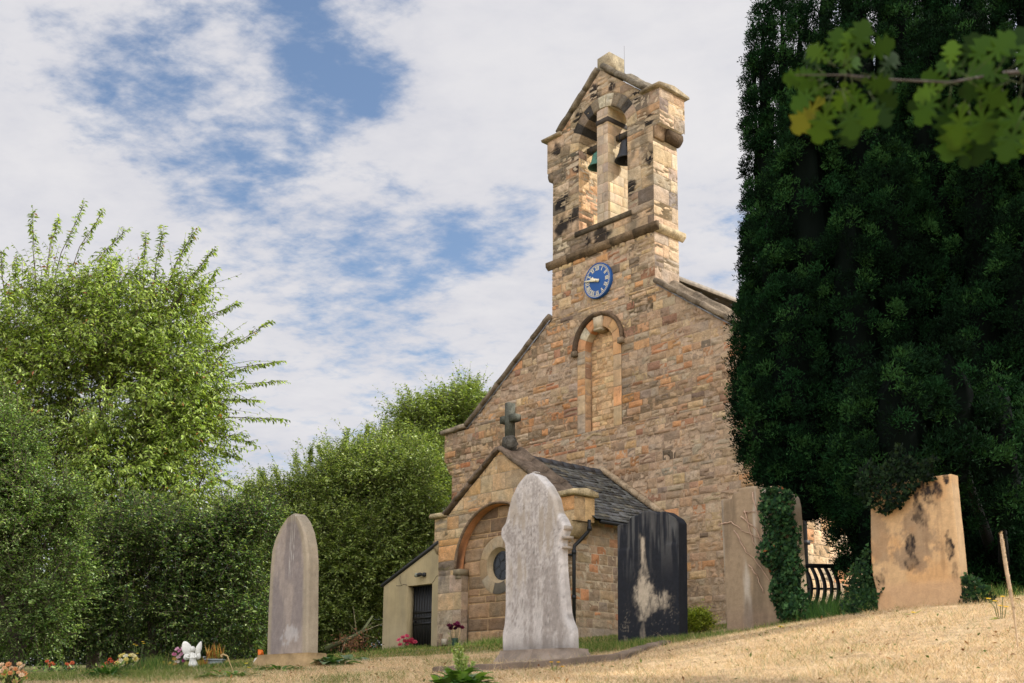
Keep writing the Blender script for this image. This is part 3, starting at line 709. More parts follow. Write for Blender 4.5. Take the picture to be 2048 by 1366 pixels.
    mb.tube([(RC+.12*math.cos(q), 3.572, RZ+.12*math.sin(q)) for q in np.linspace(0, 2*math.pi, 18)], .007, 4, caps=False)
    cb(mb, 'lead_came', plain('lead', (.07, .075, .08), .6), rw)

    mb = MB(); rng = np.random.default_rng(44)          # roof slates
    sl = lin((84, 84, 82), 1.0)
    z_r, sl_n = 6.56, math.sqrt(2.9**2+2.0**2)
    for sg in (1, -1):
        d = np.array([2.9*sg, -2.0])/sl_n; n = np.array([2.0*sg, 2.9])/sl_n
        rows = 19; ex = sl_n/rows
        for r in range(rows):
            w = -.05+(.14 if r % 2 else 0)
            while w < 3.32:
                wd = rng.uniform(.2, .34); w1 = min(w+wd, 3.34)
                if w1-w > .06:
                    q0 = r*ex; q1 = (r+1)*ex+.02+rng.uniform(-.015, .02); tk = rng.uniform(.018, .036)
                    p0 = np.array([.08, z_r])+d*q0+n*.004; p1 = np.array([.08, z_r])+d*q1+n*(tk+.012*rng.random())
                    p2 = p1-n*.022
                    c = sl*rng.uniform(.5, 1.7)*np.array([1, 1, rng.uniform(.86, 1.04)])
                    if rng.random() < .12: c = lin((112, 106, 90))
                    mid = (w+w1)/2; jt = rng.uniform(-.01, .01)
                    v = [(p0[0], w+.003, p0[1]), (p0[0], w1-.003, p0[1]), (p1[0], w1-.003, p1[1]+jt), (p1[0], w+.003, p1[1]-jt), (p2[0], w1-.003, p2[1]), (p2[0], w+.003, p2[1])]
                    mb.add(v, [(0, 1, 2, 3), (3, 2, 4, 5), (1, 4, 2), (0, 3, 5)], c)
                w = w1
        mb.add([(.08, -.1, z_r-.02), (.08, 3.3, z_r-.02), (.08+d[0]*sl_n*.985, 3.3, z_r+d[1]*sl_n*.985-.03), (.08+d[0]*sl_n*.985, -.1, z_r+d[1]*sl_n*.985-.03)], [(0, 1, 2, 3)], (.01, .01, .01))
    for a, b in zip(np.linspace(0., 3.3, 9)[:-1], np.linspace(0., 3.3, 9)[1:]):
        mb.sweep([(.08, a, z_r), (.08, b+.03, z_r+.02)], [(1, 0, 0)]*2, [(0, 0, 1)]*2, [(-.17, -.10), (-.12, .01), (-.05, .075), (.05, .075), (.12, .01), (.17, -.10)], lin((62, 62, 64))*rng.uniform(.8, 1.2))
    cb(mb, 'porch_roof', M_SLATE)
    mb = MB(); rng = np.random.default_rng(45)
    prof = [(.02, -.03), (.09, -.03), (.105, .0), (.105, .05), (.07, .085), (.0, .09), (-.05, .06), (-.3, .05), (-.55, .07), (-.6, .15), (-.68, .18), (-.75, .14), (-.77, .05), (-.77, -.03)]
    prof = [(a+PW, b) for a, b in prof]
    pc = lin((104, 90, 76), 1.2)
    for run, (a, b) in ((((.1, 6.66), (2.38, 5.10)), (2.3, 2.96)), (((.06, 6.66), (-2.2, 5.10)), (-2.1, -2.72))):
        mb = MB(); slabs(mb, *run, prof, 1, 4, rng, pc); cb(mb, 'porch_coping', M_COPING)
        mb = MB(); mb.sweep([(q, 0, 5.09) for q in np.linspace(a, b, 4)], [(0, 1, 0)]*4, [(0, 0, 1)]*4, [(PW+.10, 0), (PW+.12, .05), (PW+.08, .13), (PW-.35, .2), (PW-.76, .12), (PW-.78, 0)], lin((150, 134, 104), AK), .012); cb(mb, 'kneeler_stone', M_COPING)
    for sg, c in ((1, 2.55), (-1, -2.42)):               # corbels below the kneelers
        mb = MB(); mb.sweep([(c, q, 4.465) for q in np.linspace(3.25, PW, 3)], [(sg, 0, 0)]*3, [(0, 0, 1)]*3, [(0, -.40), (.1, -.36), (.19, -.22), (.24, -.06), (.24, 0), (0, 0)], lin((136, 118, 90), AK), .008); cb(mb, 'corbel', M_COPING)
    mb = MB()
    for q in np.linspace(0, 1, 9)[:-1]:
        a = np.array([.1, 6.66])+np.array([2.9, -2.0])*q; b = np.array([.1, 6.66])+np.array([2.9, -2.0])*(q+.122)
        mb.sweep([(a[0], .03, a[1]), (b[0], .03, b[1])], [(0, 1, 0)]*2, [(.57, 0, .82)]*2, [(-.03, -.05), (.12, -.05), (.13, .06), (.06, .10), (-.03, .10)], lin((146, 128, 104), AK)*rng.uniform(.85, 1.1), .01)
    cb(mb, 'mortar_fillet', M_COPING)
    mb = MB()                                            # cross
    dk = lin((84, 84, 74), 1.1)
    mb.box((.06, 3.52, 6.95), (.22, 3.75, 7.95), dk); mb.box((-.15, 3.525, 7.42), (.057, 3.745, 7.61), dk); mb.box((.223, 3.525, 7.42), (.45, 3.745, 7.61), dk)
    cr = cb(mb, 'cross', M_COPING)
    mb = MB(); n = 26
    A_, Q = np.meshgrid(np.linspace(0, 2*np.pi, n), np.linspace(0, np.pi, 14)); rad = .2+.16*(fbm(A_*2.2, Q*3, 5, 3)-.5)
    mb.grid(.12+rad*np.sin(Q)*np.cos(A_), 3.62+rad*np.sin(Q)*np.sin(A_), 6.86+.24*np.cos(Q)+.04*(fbm(A_*3, Q*3, 8)-.5), lin((92, 88, 80))*(.5+1.0*fbm(A_*3, Q*4, 15)[..., None]))
    cb(mb, 'cross_base', M_COPING, cr, True)
    mb = MB(); p0 = on_s(1148, 1100, 2.68); p1 = on_s(1171, 1060, 2.82)
    mb.tube([(2.98, 3.15, 4.5), (2.98, -.0, 4.5)], .05, 8)
    mb.tube([(2.95, p1[0], 4.50), (2.95, p1[0], 4.3), (2.92, p1[0]+.02, 4.2), (2.8, (p1[0]+p0[0])/2, 4.02), (2.68, p0[0]-.02, 3.86), (2.68, p0[0], 3.74), (2.68, p0[0], 1.4)], .045, 10)
    for z in (4.28, 3.7, 2.6): mb.tube([(2.95 if z > 4 else 2.68, p1[0] if z > 4 else p0[0], z-.05), (2.95 if z > 4 else 2.68, p1[0] if z > 4 else p0[0], z+.05)], .06, 10)
    mb.box((2.54, p0[0]-.08, 3.62), (2.66, p0[0]+.08, 3.66))
    cb(mb, 'downpipe', M_BLACK, None, True)

def annex():
    W = 3.93; mb = MB(); c = lin((158, 142, 108), AK*.95); cl = lin((148, 134, 106), AK*.95)
    f0 = lambda s, z: (s, W, z); f1 = lambda s, z: (s, W-.26, z)
    zt = lambda s: 3.36+(s+4.95)*(1.0/2.53)
    DL, DR, DT = -3.80, -2.68, 3.30
    def wallgrid(s0, s1, zlo, zhi, n=14):
        S_, T = np.meshgrid(np.linspace(s0, s1, n), np.linspace(0, 1, 22)); lo = zlo(S_) if callable(zlo) else np.full_like(S_, zlo); hi = zhi(S_) if callable(zhi) else np.full_like(S_, zhi)
        Z = lo+(hi-lo)*T; nz = fbm(S_*1.5, Z*1.5, 61, 4)
        low = sstep(-Z, -2.9, -1.8)[..., None]
        cc = (c*(1-low)+cl*low)*(1+.4*(nz[..., None]-.5)); st = (sstep(fbm(S_*5, Z*.7, 63, 4), .55, .72)*.3)[..., None]; cc = cc*(1-st)+lin((112, 104, 86), AK)*st
        mb.grid(S_, W+.006*(fbm(S_*2, Z*2, 3)-.5), Z, cc)
    wallgrid(-4.95, DL, 1.2, lambda s: np.minimum(zt(s), 99)); wallgrid(DL, DR, DT, zt); wallgrid(DR, -2.425, 1.2, zt, 4)
    for poly in ([(-4.95, 1.), (DL, 1.), (DL, zt(DL)), (-4.95, zt(-4.95))], [(DL, DT), (DR, DT), (DR, zt(DR)), (DL, zt(DL))], [(DR, 1.), (-2.425, 1.), (-2.425, zt(-2.425)), (DR, zt(DR))]):
        mb.prism(poly, lambda s, z: (s, W-.008, z), f1, c)
    mb.box((-4.95, .02, .9), (-4.7, W-.27, 3.36), c)
    mb.prism([(-4.95, 3.2), (-2.43, 3.2), (-2.43, 4.3)], lambda s, z: (s, .05, z), lambda s, z: (s, .2, z), c)
    for pts in ([(-3.82, 3.33), (-4.0, 3.36), (-4.15, 3.33), (-4.35, 3.35)], [(-2.68, 3.32), (-2.6, 3.36), (-2.52, 3.46), (-2.44, 3.5)], [(-4.1, 3.34), (-4.18, 3.5), (-4.16, 3.62)]):
        mb.tube([(x, W+.002, z) for x, z in pts], .007, 4, lin((60, 54, 46)))
    a = cb(mb, 'annex_wall', M_RENDER)
    mb = MB(); mb.prism([(-5.04, 3.35), (-2.43, 4.38), (-2.43, 4.46), (-5.06, 3.42)], lambda s, z: (s, W+.05, z), lambda s, z: (s, 0, z), lin((46, 44, 42)))
    cb(mb, 'annex_roof', M_SLATE)
    mb = MB(); x = DL+.02; k = 0
    bw = (DR-DL-.04)/9
    for k in range(9):
        mb.box((DL+.02+k*bw+.004, W-.24, 1.45), (DL+.02+(k+1)*bw-.004, W-.205, DT-.03))
    for z in (2.52, 2.36, 2.2): mb.box((DL+.03, W-.204, z), (DR-.03, W-.185, z+.07))
    mb.box((DL, W-.255, DT-.03), (DR, W-.18, DT-.001))
    d = cb(mb, 'door', M_BLACK)
    mb = MB(); mb.lathe([(0, W-.13), (.03, W-.135), (.035, W-.16), (.015, W-.175), (.015, W-.205)], (DL+.14, 0, 2.3), 12, axis=1); cb(mb, 'handle', M_IRON, d, True)
    q = on_w(838, 1150, W+.1)
    mb = MB(); mb.lathe([(0, -.16), (.05, -.13), (.075, -.02), (.07, .08), (.045, .13), (0, .14)], (0, 0, 0), 14, (.03, .03, .03), axis=0)
    V = np.concatenate(mb.v); V = V @ np.array(Matrix.Rotation(R_(-14), 3, 'Y')).T; V[:, 2] *= .75; mb.v = [V+np.array([q[0], W+.12, q[1]])]
    mb.tube([(q[0]+.11, W, q[1]+.0), (q[0]+.11, W+.1, q[1]+.0)], .03, 8, (.03, .03, .03)); mb.box((q[0]+.12, W, q[1]-.05), (q[0]+.2, W+.07, q[1]+.06), (.03, .03, .03))
    lp = cb(mb, 'wall_lamp', M_PAINT)
    mb = MB(); mb.lathe([(0, .004), (.05, 0), (.06, -.01)], (q[0]-.03, W+.19, q[1]-.0), 14, lin((150, 150, 130)), axis=1); cb(mb, 'lens', M_PAINT, lp)

facade(); copings(); bellcote(); clock(); nave(); porch(); annex()
bell(.70, -.46, 16.08, .37, .66, False, 'larger dark bell hanging to the right of the bell pier')
bell(-.50, -.46, 16.28, .31, .48, True, 'smaller green bronze bell half hidden behind the left side of the bell pier')
# ------------------------------------------------------------------ ground
GC = [P(0, 1372, 9), P(300, 1368, 9), P(600, 1372, 7.6), P(1000, 1372, 7), P(1500, 1372, 6), P(2048, 1372, 5.0), P(1250, 1345, 7.8),
      P(80, 1352, 15), P(375, 1339, 13.5), P(575, 1334, 11.9), P(760, 1305, 17), P(1080, 1324, 9.9), P(1300, 1290, 13), P(1500, 1270, 11.6),
      P(1830, 1215, 9.3), P(2044, 1200, 9), P(1640, 1232, 15), P(1760, 1230, 15), P(0, 1346, 24), P(400, 1332, 25), P(760, 1307, 30),
      P(1200, 1288, 20), P(1450, 1276, 20),
      ch(-4.95, 3.93, 1.42), ch(-2.42, 3.95, 1.44), ch(2.7, 3.95, 1.46), ch(3.5, 0, 1.5), ch(6.55, 0, 1.5), ch(0, 2, 1.5), ch(-7, 0, 1.45), ch(6.5, -12, 1.5), ch(-7, -12, 1.4),
      np.array([0, 0, -.95]), np.array([-6, 2, -1.1]), np.array([4, 2, -.45]), np.array([0, -8, -1.4]), np.array([-12, 4, -.7]), np.array([9, 7, 1.05]), np.array([9, 1, .2]), np.array([12, 15, 1.3]), np.array([20, 25, 1.5]),
      np.array([-20, 20, .5]), np.array([-20, 45, 1.0]), np.array([20, 50, 1.6]), np.array([0, 65, 1.4]), np.array([-30, 5, -.8]), np.array([30, 5, 1.0]), np.array([-35, 70, 1.]), np.array([40, 70, 1.6])]
GC = np.array(GC)
def _tps(r2): return np.where(r2 > 1e-12, r2*np.log(np.maximum(r2, 1e-12)), 0)
_n = len(GC); _d2 = ((GC[:, None, :2]-GC[None, :, :2])**2).sum(-1)
_A = np.zeros((_n+3, _n+3)); _A[:_n, :_n] = _tps(_d2)+np.eye(_n)*.03; _A[:_n, _n] = 1; _A[:_n, _n+1:] = GC[:, :2]; _A[_n, :_n] = 1; _A[_n+1:, :_n] = GC[:, :2].T
_W = np.linalg.solve(_A, np.concatenate([GC[:, 2], np.zeros(3)]))
def gz(x, y):
    x = np.asarray(x, float); y = np.asarray(y, float); sh = x.shape; x = x.ravel(); y = y.ravel(); out = np.empty(len(x))
    for i in range(0, len(x), 20000):
        a, b = np.clip(x[i:i+20000], -38, 42), np.clip(y[i:i+20000], -8, 72)
        r2 = (a[:, None]-GC[None, :, 0])**2+(b[:, None]-GC[None, :, 1])**2
        out[i:i+20000] = _tps(r2)@_W[:_n]+_W[_n]+_W[_n+1]*a+_W[_n+2]*b
    return out.reshape(sh)
def gz1(x, y): return float(gz(np.array([x]), np.array([y]))[0])
def gnd(px, Y, py=1300):
    p = P(px, py, Y); return np.array([p[0], p[1], gz1(p[0], p[1])])

STRAW = lin((220, 194, 154), 1.08); STRAW2 = lin((196, 162, 122), 1.05); GREEN = lin((92, 106, 52), .75); GREEN2 = lin((66, 92, 44), .7)
def greenness(x, y):
    """how green the turf is: by the plots on the left, and in the strip behind the white stone"""
    g = sstep(-x, 1.7, 3.0)*sstep(y, 8.6, 10.5)*.9
    strip = sstep(x, .35, .7)*sstep(-x, -2.5, -1.6)*sstep(y, 10.3, 10.9)*.95
    g = np.maximum(g, strip); g = np.maximum(g, sstep(y, 13.5, 16)*.75)
    g = np.maximum(g, sstep(x, 3.0, 3.4)*sstep(y, 9.5, 10.2)*.9)
    return g
def turf(x, y):
    n = fbm(x*1.1, y*1.1, 5, 4); n2 = fbm(x*5, y*5, 9, 3)
    base = STRAW[None]*(1-n2[..., None])+STRAW2[None]*n2[..., None]
    g = np.clip(greenness(x, y)*(.55+.9*n)+.5*sstep(n2*n, .36, .5)*(1-.8*sstep(x, .3, 1.2)), 0, 1)[..., None]
    return (base*(1-g)+(GREEN*(.6+.8*n2[..., None]))*g)
def axis(a, b, st, far, k=1.22):
    v = list(np.arange(a, b+1e-6, st)); s = st
    while v[-1] < far: s *= k; v.append(v[-1]+s)
    s = st
    while v[0] > -far: s *= k; v.insert(0, v[0]-s)
    return np.array(v)
def ground():
    X, Y = np.meshgrid(axis(-6.5, 6, .07, 500), axis(4.5, 15, .07, 900))
    Z = gz(X, Y)+np.where((np.abs(X) < 12) & (Y < 25), .035*(fbm(X*1.6, Y*1.6, 3, 4)-.5)+.02*(fbm(X*7, Y*7, 4, 2)-.5), 0)
    mb = MB(); mb.grid(X, Y, Z, turf(X, Y)*.82)
    m = attr_mat('turf', .98, .4, 12., 60., .8, .03, .1)
    tag(mb.build('ground', m, None, True), 'sloping churchyard lawn of dry straw coloured grass', None, None, 'structure')
ground()

# ------------------------------------------------------------------ gravestones
def stone_frame(px, py, Y, yaw=YAW):
    """local u to the right along the front, n towards the viewer, v up; origin at the foot"""
    p = P(px, py, Y)
    U = np.array([math.sin(yaw), -math.cos(yaw), 0]); N = np.array([-math.cos(yaw), -math.sin(yaw), 0])
    return p, U, N
def to_uv(o, U, N, x, y):
    r = np.array(pray(x, y)); q = r*((o@N)/(r@N)); d = q-o; return float(d@U), float(d[2])
def gravestone(name, label, foot, Y, yaw, left=None, right=None, top=None, thick=.1, bev=.012, colf=None, mat=None, res=.012, relief=None, sink=.12, sidek=1., cat='gravestone'):
    o, U, N = stone_frame(foot[0], foot[1], Y, yaw)
    e = empty(name, o, label, cat, yaw-math.pi/2)
    if top is None:
        Lp = np.array(sorted([to_uv(o, U, N, *q) for q in left], key=lambda q: q[1])); Rp = np.array(sorted([to_uv(o, U, N, *q) for q in right], key=lambda q: q[1]))
        vt = max(Lp[-1, 1], Rp[-1, 1]); nv = int((vt+sink)/res)
        t = np.linspace(0, 1, nv); v = -sink+(vt+sink)*(1-(1-t)**1.5*.0-(0))*t**1.0
        v = -sink+(vt+sink)*np.sin(t*np.pi/2)**.75 if True else v
        lu = np.interp(v, Lp[:, 1], Lp[:, 0]); ru = np.interp(v, Rp[:, 1], Rp[:, 0])
        k = np.array([.25, .5, .25]); lu[1:-1] = np.convolve(lu, k, 'valid'); ru[1:-1] = np.convolve(ru, k, 'valid')
        nu = int((ru-lu).max()/res); a = np.linspace(0, 1, nu)
        Ug = lu[:, None]+(ru-lu)[:, None]*a[None]; Vg = np.repeat(v[:, None], nu, 1)
        du = np.minimum(Ug-lu[:, None], ru[:, None]-Ug); dv = vt-Vg
        ed = np.minimum(du, dv)
    else:
        Tp = np.array(sorted([to_uv(o, U, N, *q) for q in top], key=lambda q: q[0]))
        u0, u1 = Tp[0, 0], Tp[-1, 0]; nu = int((u1-u0)/res); u = np.linspace(u0, u1, nu); tv = np.interp(u, Tp[:, 0], Tp[:, 1])
        lean = to_uv(o, U, N, *left)[0]-Tp[0, 0] if left else 0; leanr = to_uv(o, U, N, *right)[0]-Tp[-1, 0] if right else 0
        nv = int((tv.max()+sink)/res); b = np.linspace(0, 1, nv)
        Vg = -sink+(tv+sink)[None]*b[:, None]; f = 1-np.clip(Vg/tv.max(), 0, 1)
        sh = np.linspace(lean, leanr, nu)
        Ug = np.repeat(u[None], nv, 0)+f*sh[None]
        ed = np.minimum(np.minimum(np.repeat((u-u0)[None], nv, 0), np.repeat((u1-u)[None], nv, 0)), (tv[None]-Vg))
    W = -bev*(1-np.clip(ed/bev, 0, 1))**2
    nz = .006*(fbm(Ug*9, Vg*9, 7, 4)-.5)
    if relief is not None: nz = nz+relief(Ug, Vg, ed)
    W = W+nz*np.clip(ed/.02, 0, 1)
    C = colf(Ug, Vg, ed)
    X, Yy, Z = Ug, -W, Vg     # local y points away from the viewer
    mb = MB(); mb.grid(X, Yy, Z, C)
    per = np.concatenate([np.stack([X[:, 0], Yy[:, 0], Z[:, 0]], -1), np.stack([X[-1, 1:], Yy[-1, 1:], Z[-1, 1:]], -1), np.stack([X[::-1, -1][1:], Yy[::-1, -1][1:], Z[::-1, -1][1:]], -1)])
    pc = np.concatenate([C[:, 0], C[-1, 1:], C[::-1, -1][1:]])
    nb = 7; ring_ = []; rc = []
    for q in np.linspace(0, 1, nb):
        r2 = per.copy(); r2[:, 1] = per[:, 1]*(1-q)+(thick)*q
        ring_.append(r2); rc.append(pc*sidek*(1+.25*(fbm(per[:, 0]*6+q*4, per[:, 2]*6, 9, 3)[:, None]-.5)) if sidek else np.tile(np.median(C.reshape(-1, 3), 0), (len(per), 1))*(.75+.5*fbm(per[:, 0]*6+q*4, per[:, 2]*6, 9, 3)[:, None]))
    ring_ = np.array(ring_); mb.grid(ring_[..., 0], ring_[..., 1], ring_[..., 2], np.array(rc))
    mb.grid(X[::3], np.full_like(X[::3], thick), Z[::3], C[::3])
    mb.build('headstone', mat or M_GRAVE, e, True)
    return e, o, U, N

def drip(U, V, u0, v0, v1, wd, seed, amp=.05):
    """a ragged stain running down from v1 to v0"""
    nz = fbm(U*16, V*5, seed, 4)-.5
    return sstep(1-np.abs(U-u0-.03*np.sin(V*5+seed))/wd+nz*1.6, .2, .7)*sstep(V+nz*.3, v0-.03, v0+.06)*sstep(-V+nz*.3, -v1-.03, -v1+.05)
def blob(U, V, u, v, ru, rv, seed, fr=14, amp=1.3):
    nz = .6*fbm(U*fr, V*fr, seed, 6, .72)+.4*fbm(U*fr*.45, V*fr*.3, seed+5, 4)-.5
    return sstep(1-np.hypot((U-u)/ru, (V-v)/rv)+nz*amp, .15, .5)

def col_white(U, V, ed):
    n = fbm(U*5, V*3, 3, 4); n2 = fbm(U*60, V*50, 8, 4, .7); n3 = fbm(U*18, V*1.6, 12, 4)
    c = lin((150, 143, 136), 1.05)*(1+.55*(n2[..., None]-.5)); w = lin((190, 185, 179), 1.05)*(1+.3*(n2[..., None]-.5))
    k = np.clip(sstep(n*.4+n2*.35+.45*n3, .52, .72)*.8+.6*sstep(.09-ed, 0, .07)+.3*sstep(V, 1.0, 1.5), 0, 1)[..., None]
    c = c*(1-k)+w*k
    b = (.7*sstep(n3*.6+n*.5, .58, .68)*sstep(.9-np.abs(V-.95), .2, .7))[..., None]; c = c*(1-b)+lin((146, 134, 116), 1.1)*b
    s = sstep(fbm(U*60, V*60, 44, 2), .78, .86)[..., None]*.5; c = c*(1-s)+lin((60, 56, 52))*s
    d = sstep(-V+.1*n2, -.10, .04)[..., None]*.55; return c*(1-d)+lin((96, 88, 80))*d
def col_grey(U, V, ed):
    n = fbm(U*4, V*2, 13, 4); n2 = fbm(U*40, V*40, 18, 4); n3 = fbm(U*22, V*1.2, 14, 4)
    c = lin((146, 134, 124), 1.2)*(1+.35*(n2[..., None]-.5)); k = sstep(n+.3*n3, .56, .76)[..., None]*.5
    c = c*(1-k)+lin((96, 90, 92), 1.35)*k
    k = (sstep(.11-ed, .0, .06)*.6)[..., None]; c = c*(1-k)+lin((150, 138, 112), 1.3)*k
    for u in (-.02, .05, .01):
        q = (np.exp(-((U-u)/.004)**2)*sstep(V, .75, .9)*.6)[..., None]; c = c*(1-q)+lin((200, 196, 186), 1.2)*q
    k = (blob(U, V, .05, .2, .2, .12, 5, 40, 2.4)*.3)[..., None]; c = c*(1-k)+lin((206, 206, 206), 1.1)*k
    k = (sstep(V, .95, 1.35)*sstep(n, .4, .7)*.4)[..., None]; return c*(1-k)+lin((92, 84, 72), 1.2)*k
def col_black(U, V, ed):
    n = fbm(U*6, V*3, 23, 4); n2 = fbm(U*40, V*40, 28, 4); n3 = fbm(U*18, V*1.5, 24, 4)
    c = lin((30, 32, 37), 1.2)*(1+.5*(n2[..., None]-.5))
    k = (sstep(n3, .56, .72)*sstep(V, .62, 1.05)*.55)[..., None]; c = c*(1-k)+lin((112, 112, 108))*k
    pale = lin((192, 176, 152), 1.05)
    m = np.maximum(drip(U, V, -.07, .62, 1.17, .05, 4), blob(U, V, -.07, .50, .17, .30, 6, 15, 1.7))
    m = np.maximum(m, np.maximum(blob(U, V, .12, .42, .24, .14, 9, 17, 2.)*.8, blob(U, V, .24, .44, .07, .13, 19, 17, 1.2)*.95)); m = np.maximum(m, blob(U, V, -.08, .12, .05, .17, 10, 16, 1.3)*.7)
    m = np.maximum(m, blob(U, V, .04, -.01, .32, .05, 11, 18, 1.6)*.5); m = np.maximum(m, sstep(fbm(U*70, V*70, 66, 3)*.6+.4*fbm(U*6, V*6, 67, 3), .64, .69)*.55*sstep(-V, -.5, -.2))
    g = fbm(U*30, V*12, 71, 6, .75)
    halo = np.maximum(np.exp(-((U+.07)/.12)**2-((V-.52)/.22)**2), .7*np.exp(-((U-.14)/.14)**2-((V-.44)/.10)**2)); halo = np.maximum(halo, .8*np.exp(-((U+.07-.02*np.sin(V*6))/.03)**2)*sstep(V, .55, .7)*sstep(-V, -1.2, -1.1))
    m = np.clip(.55*np.clip(m, 0, 1)*np.clip(.3+1.5*g-.3, .15, 1)+.75*halo*sstep(g+.35*halo, .5, .8), 0, .9)
    up = (.55*sstep(fbm(U*24, V*1.3, 73, 4), .5, .68)*sstep(V, .6, 1.15))
    c = c*(1-up[..., None])+lin((104, 102, 98), .9)*up[..., None]
    m = m[..., None]; return c*(1-m)+pale*m*(1+.3*(n2[..., None]-.5))
def col_beige(U, V, ed):
    n = fbm(U*5, V*2, 33, 4); n2 = fbm(U*36, V*36, 38, 4); n3 = fbm(U*9, V*.9, 34, 4)
    c = lin((150, 130, 104), 1.1)*(1+.3*(n2[..., None]-.5)); k = sstep(n3, .50, .64)[..., None]*.8
    c = c*(1-k)+lin((186, 176, 160), 1.12)*k; k = sstep(fbm(U*7+3, V*.8, 35, 4), .54, .68)[..., None]*.65; c = c*(1-k)+lin((104, 90, 72), 1.1)*k
    d = sstep(-V+.2*n, -.3, .05)[..., None]*.4; c = c*(1-d)+lin((120, 98, 84), 1.3)*d
    return c
def col_stain(U, V, ed):
    n = fbm(U*4, V*4, 43, 4); n2 = fbm(U*40, V*40, 48, 4); n3 = fbm(U*14, V*2, 47, 4)
    c = lin((196, 164, 122), 1.05)*(1+.22*(n2[..., None]-.5)); k = sstep(n, .5, .7)[..., None]*.5; c = c*(1-k)+lin((196, 150, 98), 1.1)*k
    gre = np.maximum(blob(U, V, .04, .62, .24, .24, 3, 20, 1.8)*.55, blob(U, V, -.02, .42, .26, .16, 13, 22, 2.)*.6); gre = np.maximum(gre, blob(U, V, -.28, .55, .12, .36, 23, 22, 2.2)*.5)
    gre = gre[..., None]; c = c*(1-gre)+lin((112, 98, 84), 1.1)*gre
    bl = np.maximum.reduce([np.minimum(1.6*blob(U, V, .17, .93, .14, .15, 5, 13, 1.0), 1.6), drip(U, V, .235, .74, .95, .045, 8), drip(U, V, .07, .7, .95, .05, 18), blob(U, V, -.02, .50, .06, .11, 6, 22, 2.), blob(U, V, -.02, .35, .10, .07, 16, 20, 1.8)*.85,
                            blob(U, V, .31, .42, .05, .16, 15, 26, 2.4), blob(U, V, .34, .25, .03, .12, 25, 26, 2.2), blob(U, V, .06, .74, .07, .14, 26, 20, 2.)*.8, blob(U, V, .31, 1.0, .03, .1, 17, 30, 2.), blob(U, V, -.32, .22, .10, .08, 37, 20, 1.8)*.8])
    bl = np.clip(bl, 0, 1); sp = np.clip(2.2*fbm(U*26, V*14, 55, 5, .75)-.4, .3, 1); bl = (bl*sp)[..., None]; c = c*(1-bl)+lin((44, 38, 36))*bl
    vs = (sstep(fbm(U*16, V*1.6, 58, 4), .5, .66)*.35*sstep(V, .1, .3))[..., None]; c = c*(1-vs)+lin((120, 96, 74), 1.)*vs
    lo = sstep(-V+.05*n3, -.2, -.14)[..., None]*.7; return c*(1-lo)+lin((186, 152, 116), 1.1)*lo

def c3(pts): return [(740+x/2.6947, 880+y/2.6947) for x, y in pts]
wl = c3([(706, 1145), (705, 1040), (716, 1000), (722, 900), (722, 700), (722, 600), (717, 555), (697, 522), (699, 480), (722, 450), (733, 400), (755, 310), (790, 240), (830, 190), (878, 171)])
wr = c3([(1112, 1145), (1108, 1010), (1092, 985), (1078, 940), (1065, 800), (1055, 700), (1052, 600), (1052, 570), (1050, 540), (1062, 515), (1078, 470), (1060, 425), (1035, 390), (1018, 310), (983, 245), (935, 192), (884, 171)])
e_w, o_w, U_w, N_w = gravestone('gravestone', 'tall pale lichen covered gravestone with curled shoulders, standing before the porch', (1072, 1306), 9.9, YAW, wl, [(x-9.5, y) for x, y in wr], thick=.085, bev=.03, colf=col_white,
    relief=lambda U, V, ed: -.0)
def wlocal(x, y): return to_uv(o_w, U_w, N_w, x, y)
for (y, h, ext) in ((1052, .026, .018), (1072, .016, .028), (1092, .014, .008)):      # mouldings of the shoulder on the right-hand edge
    u, v = wlocal(1136, y); u -= .045; mb = MB(); mb.box((u-.03, .006, v-h), (u+ext, .083, v+h*.4), lin((158, 148, 134), 1.05)); mb.build('shoulder_moulding', M_GRAVE, e_w)
mb = MB(); rngp = np.random.default_rng(2)
a, b = wlocal(999, 1306)[0], wlocal(1152, 1306)[0]
def plinth(mb, a, b, d0, d1, zt, zb, taper, col, seed):
    """worn tapered base block with a dense front"""
    S_, T = np.meshgrid(np.linspace(0, 1, 50), np.linspace(0, 1, 16))
    for side in range(4):
        c0 = [(a, -d0), (b, -d0), (b, d1), (a, d1)][side]; c1 = [(b, -d0), (b, d1), (a, d1), (a, -d0)][side]
        cx, cy = (a+b)/2, (d1-d0)/2
        X = c0[0]+(c1[0]-c0[0])*S_; Y = c0[1]+(c1[1]-c0[1])*S_
        q = taper*sstep(T, .35, 1.); X2 = X-np.sign(X-cx)*np.minimum(q, abs(X-cx)); Y2 = Y-np.sign(Y-cy)*np.minimum(q, abs(Y-cy))
        nz = .02*(fbm(X*8+T*3, Y*8+T*5, seed, 4)-.5)
        mb.grid(X2+nz, Y2+nz, zb+(zt-zb)*T, np.array(col)*(.55+.9*fbm(X*7+Y*3, T*3+Y, seed+1, 4)[..., None]))
    X, Y = np.meshgrid(np.linspace(a+taper, b-taper, 20), np.linspace(-d0+taper, d1-taper, 8)); mb.grid(X, Y, np.full_like(X, zt), np.array(col)*(.6+.8*fbm(X*9, Y*9, seed+2)[..., None]))
plinth(mb, a-.02, b+.02, .11, .26, .03, -.22, .07, lin((124, 112, 100), 1.3), 3)
mb.build('plinth', M_GRAVE, e_w, True)

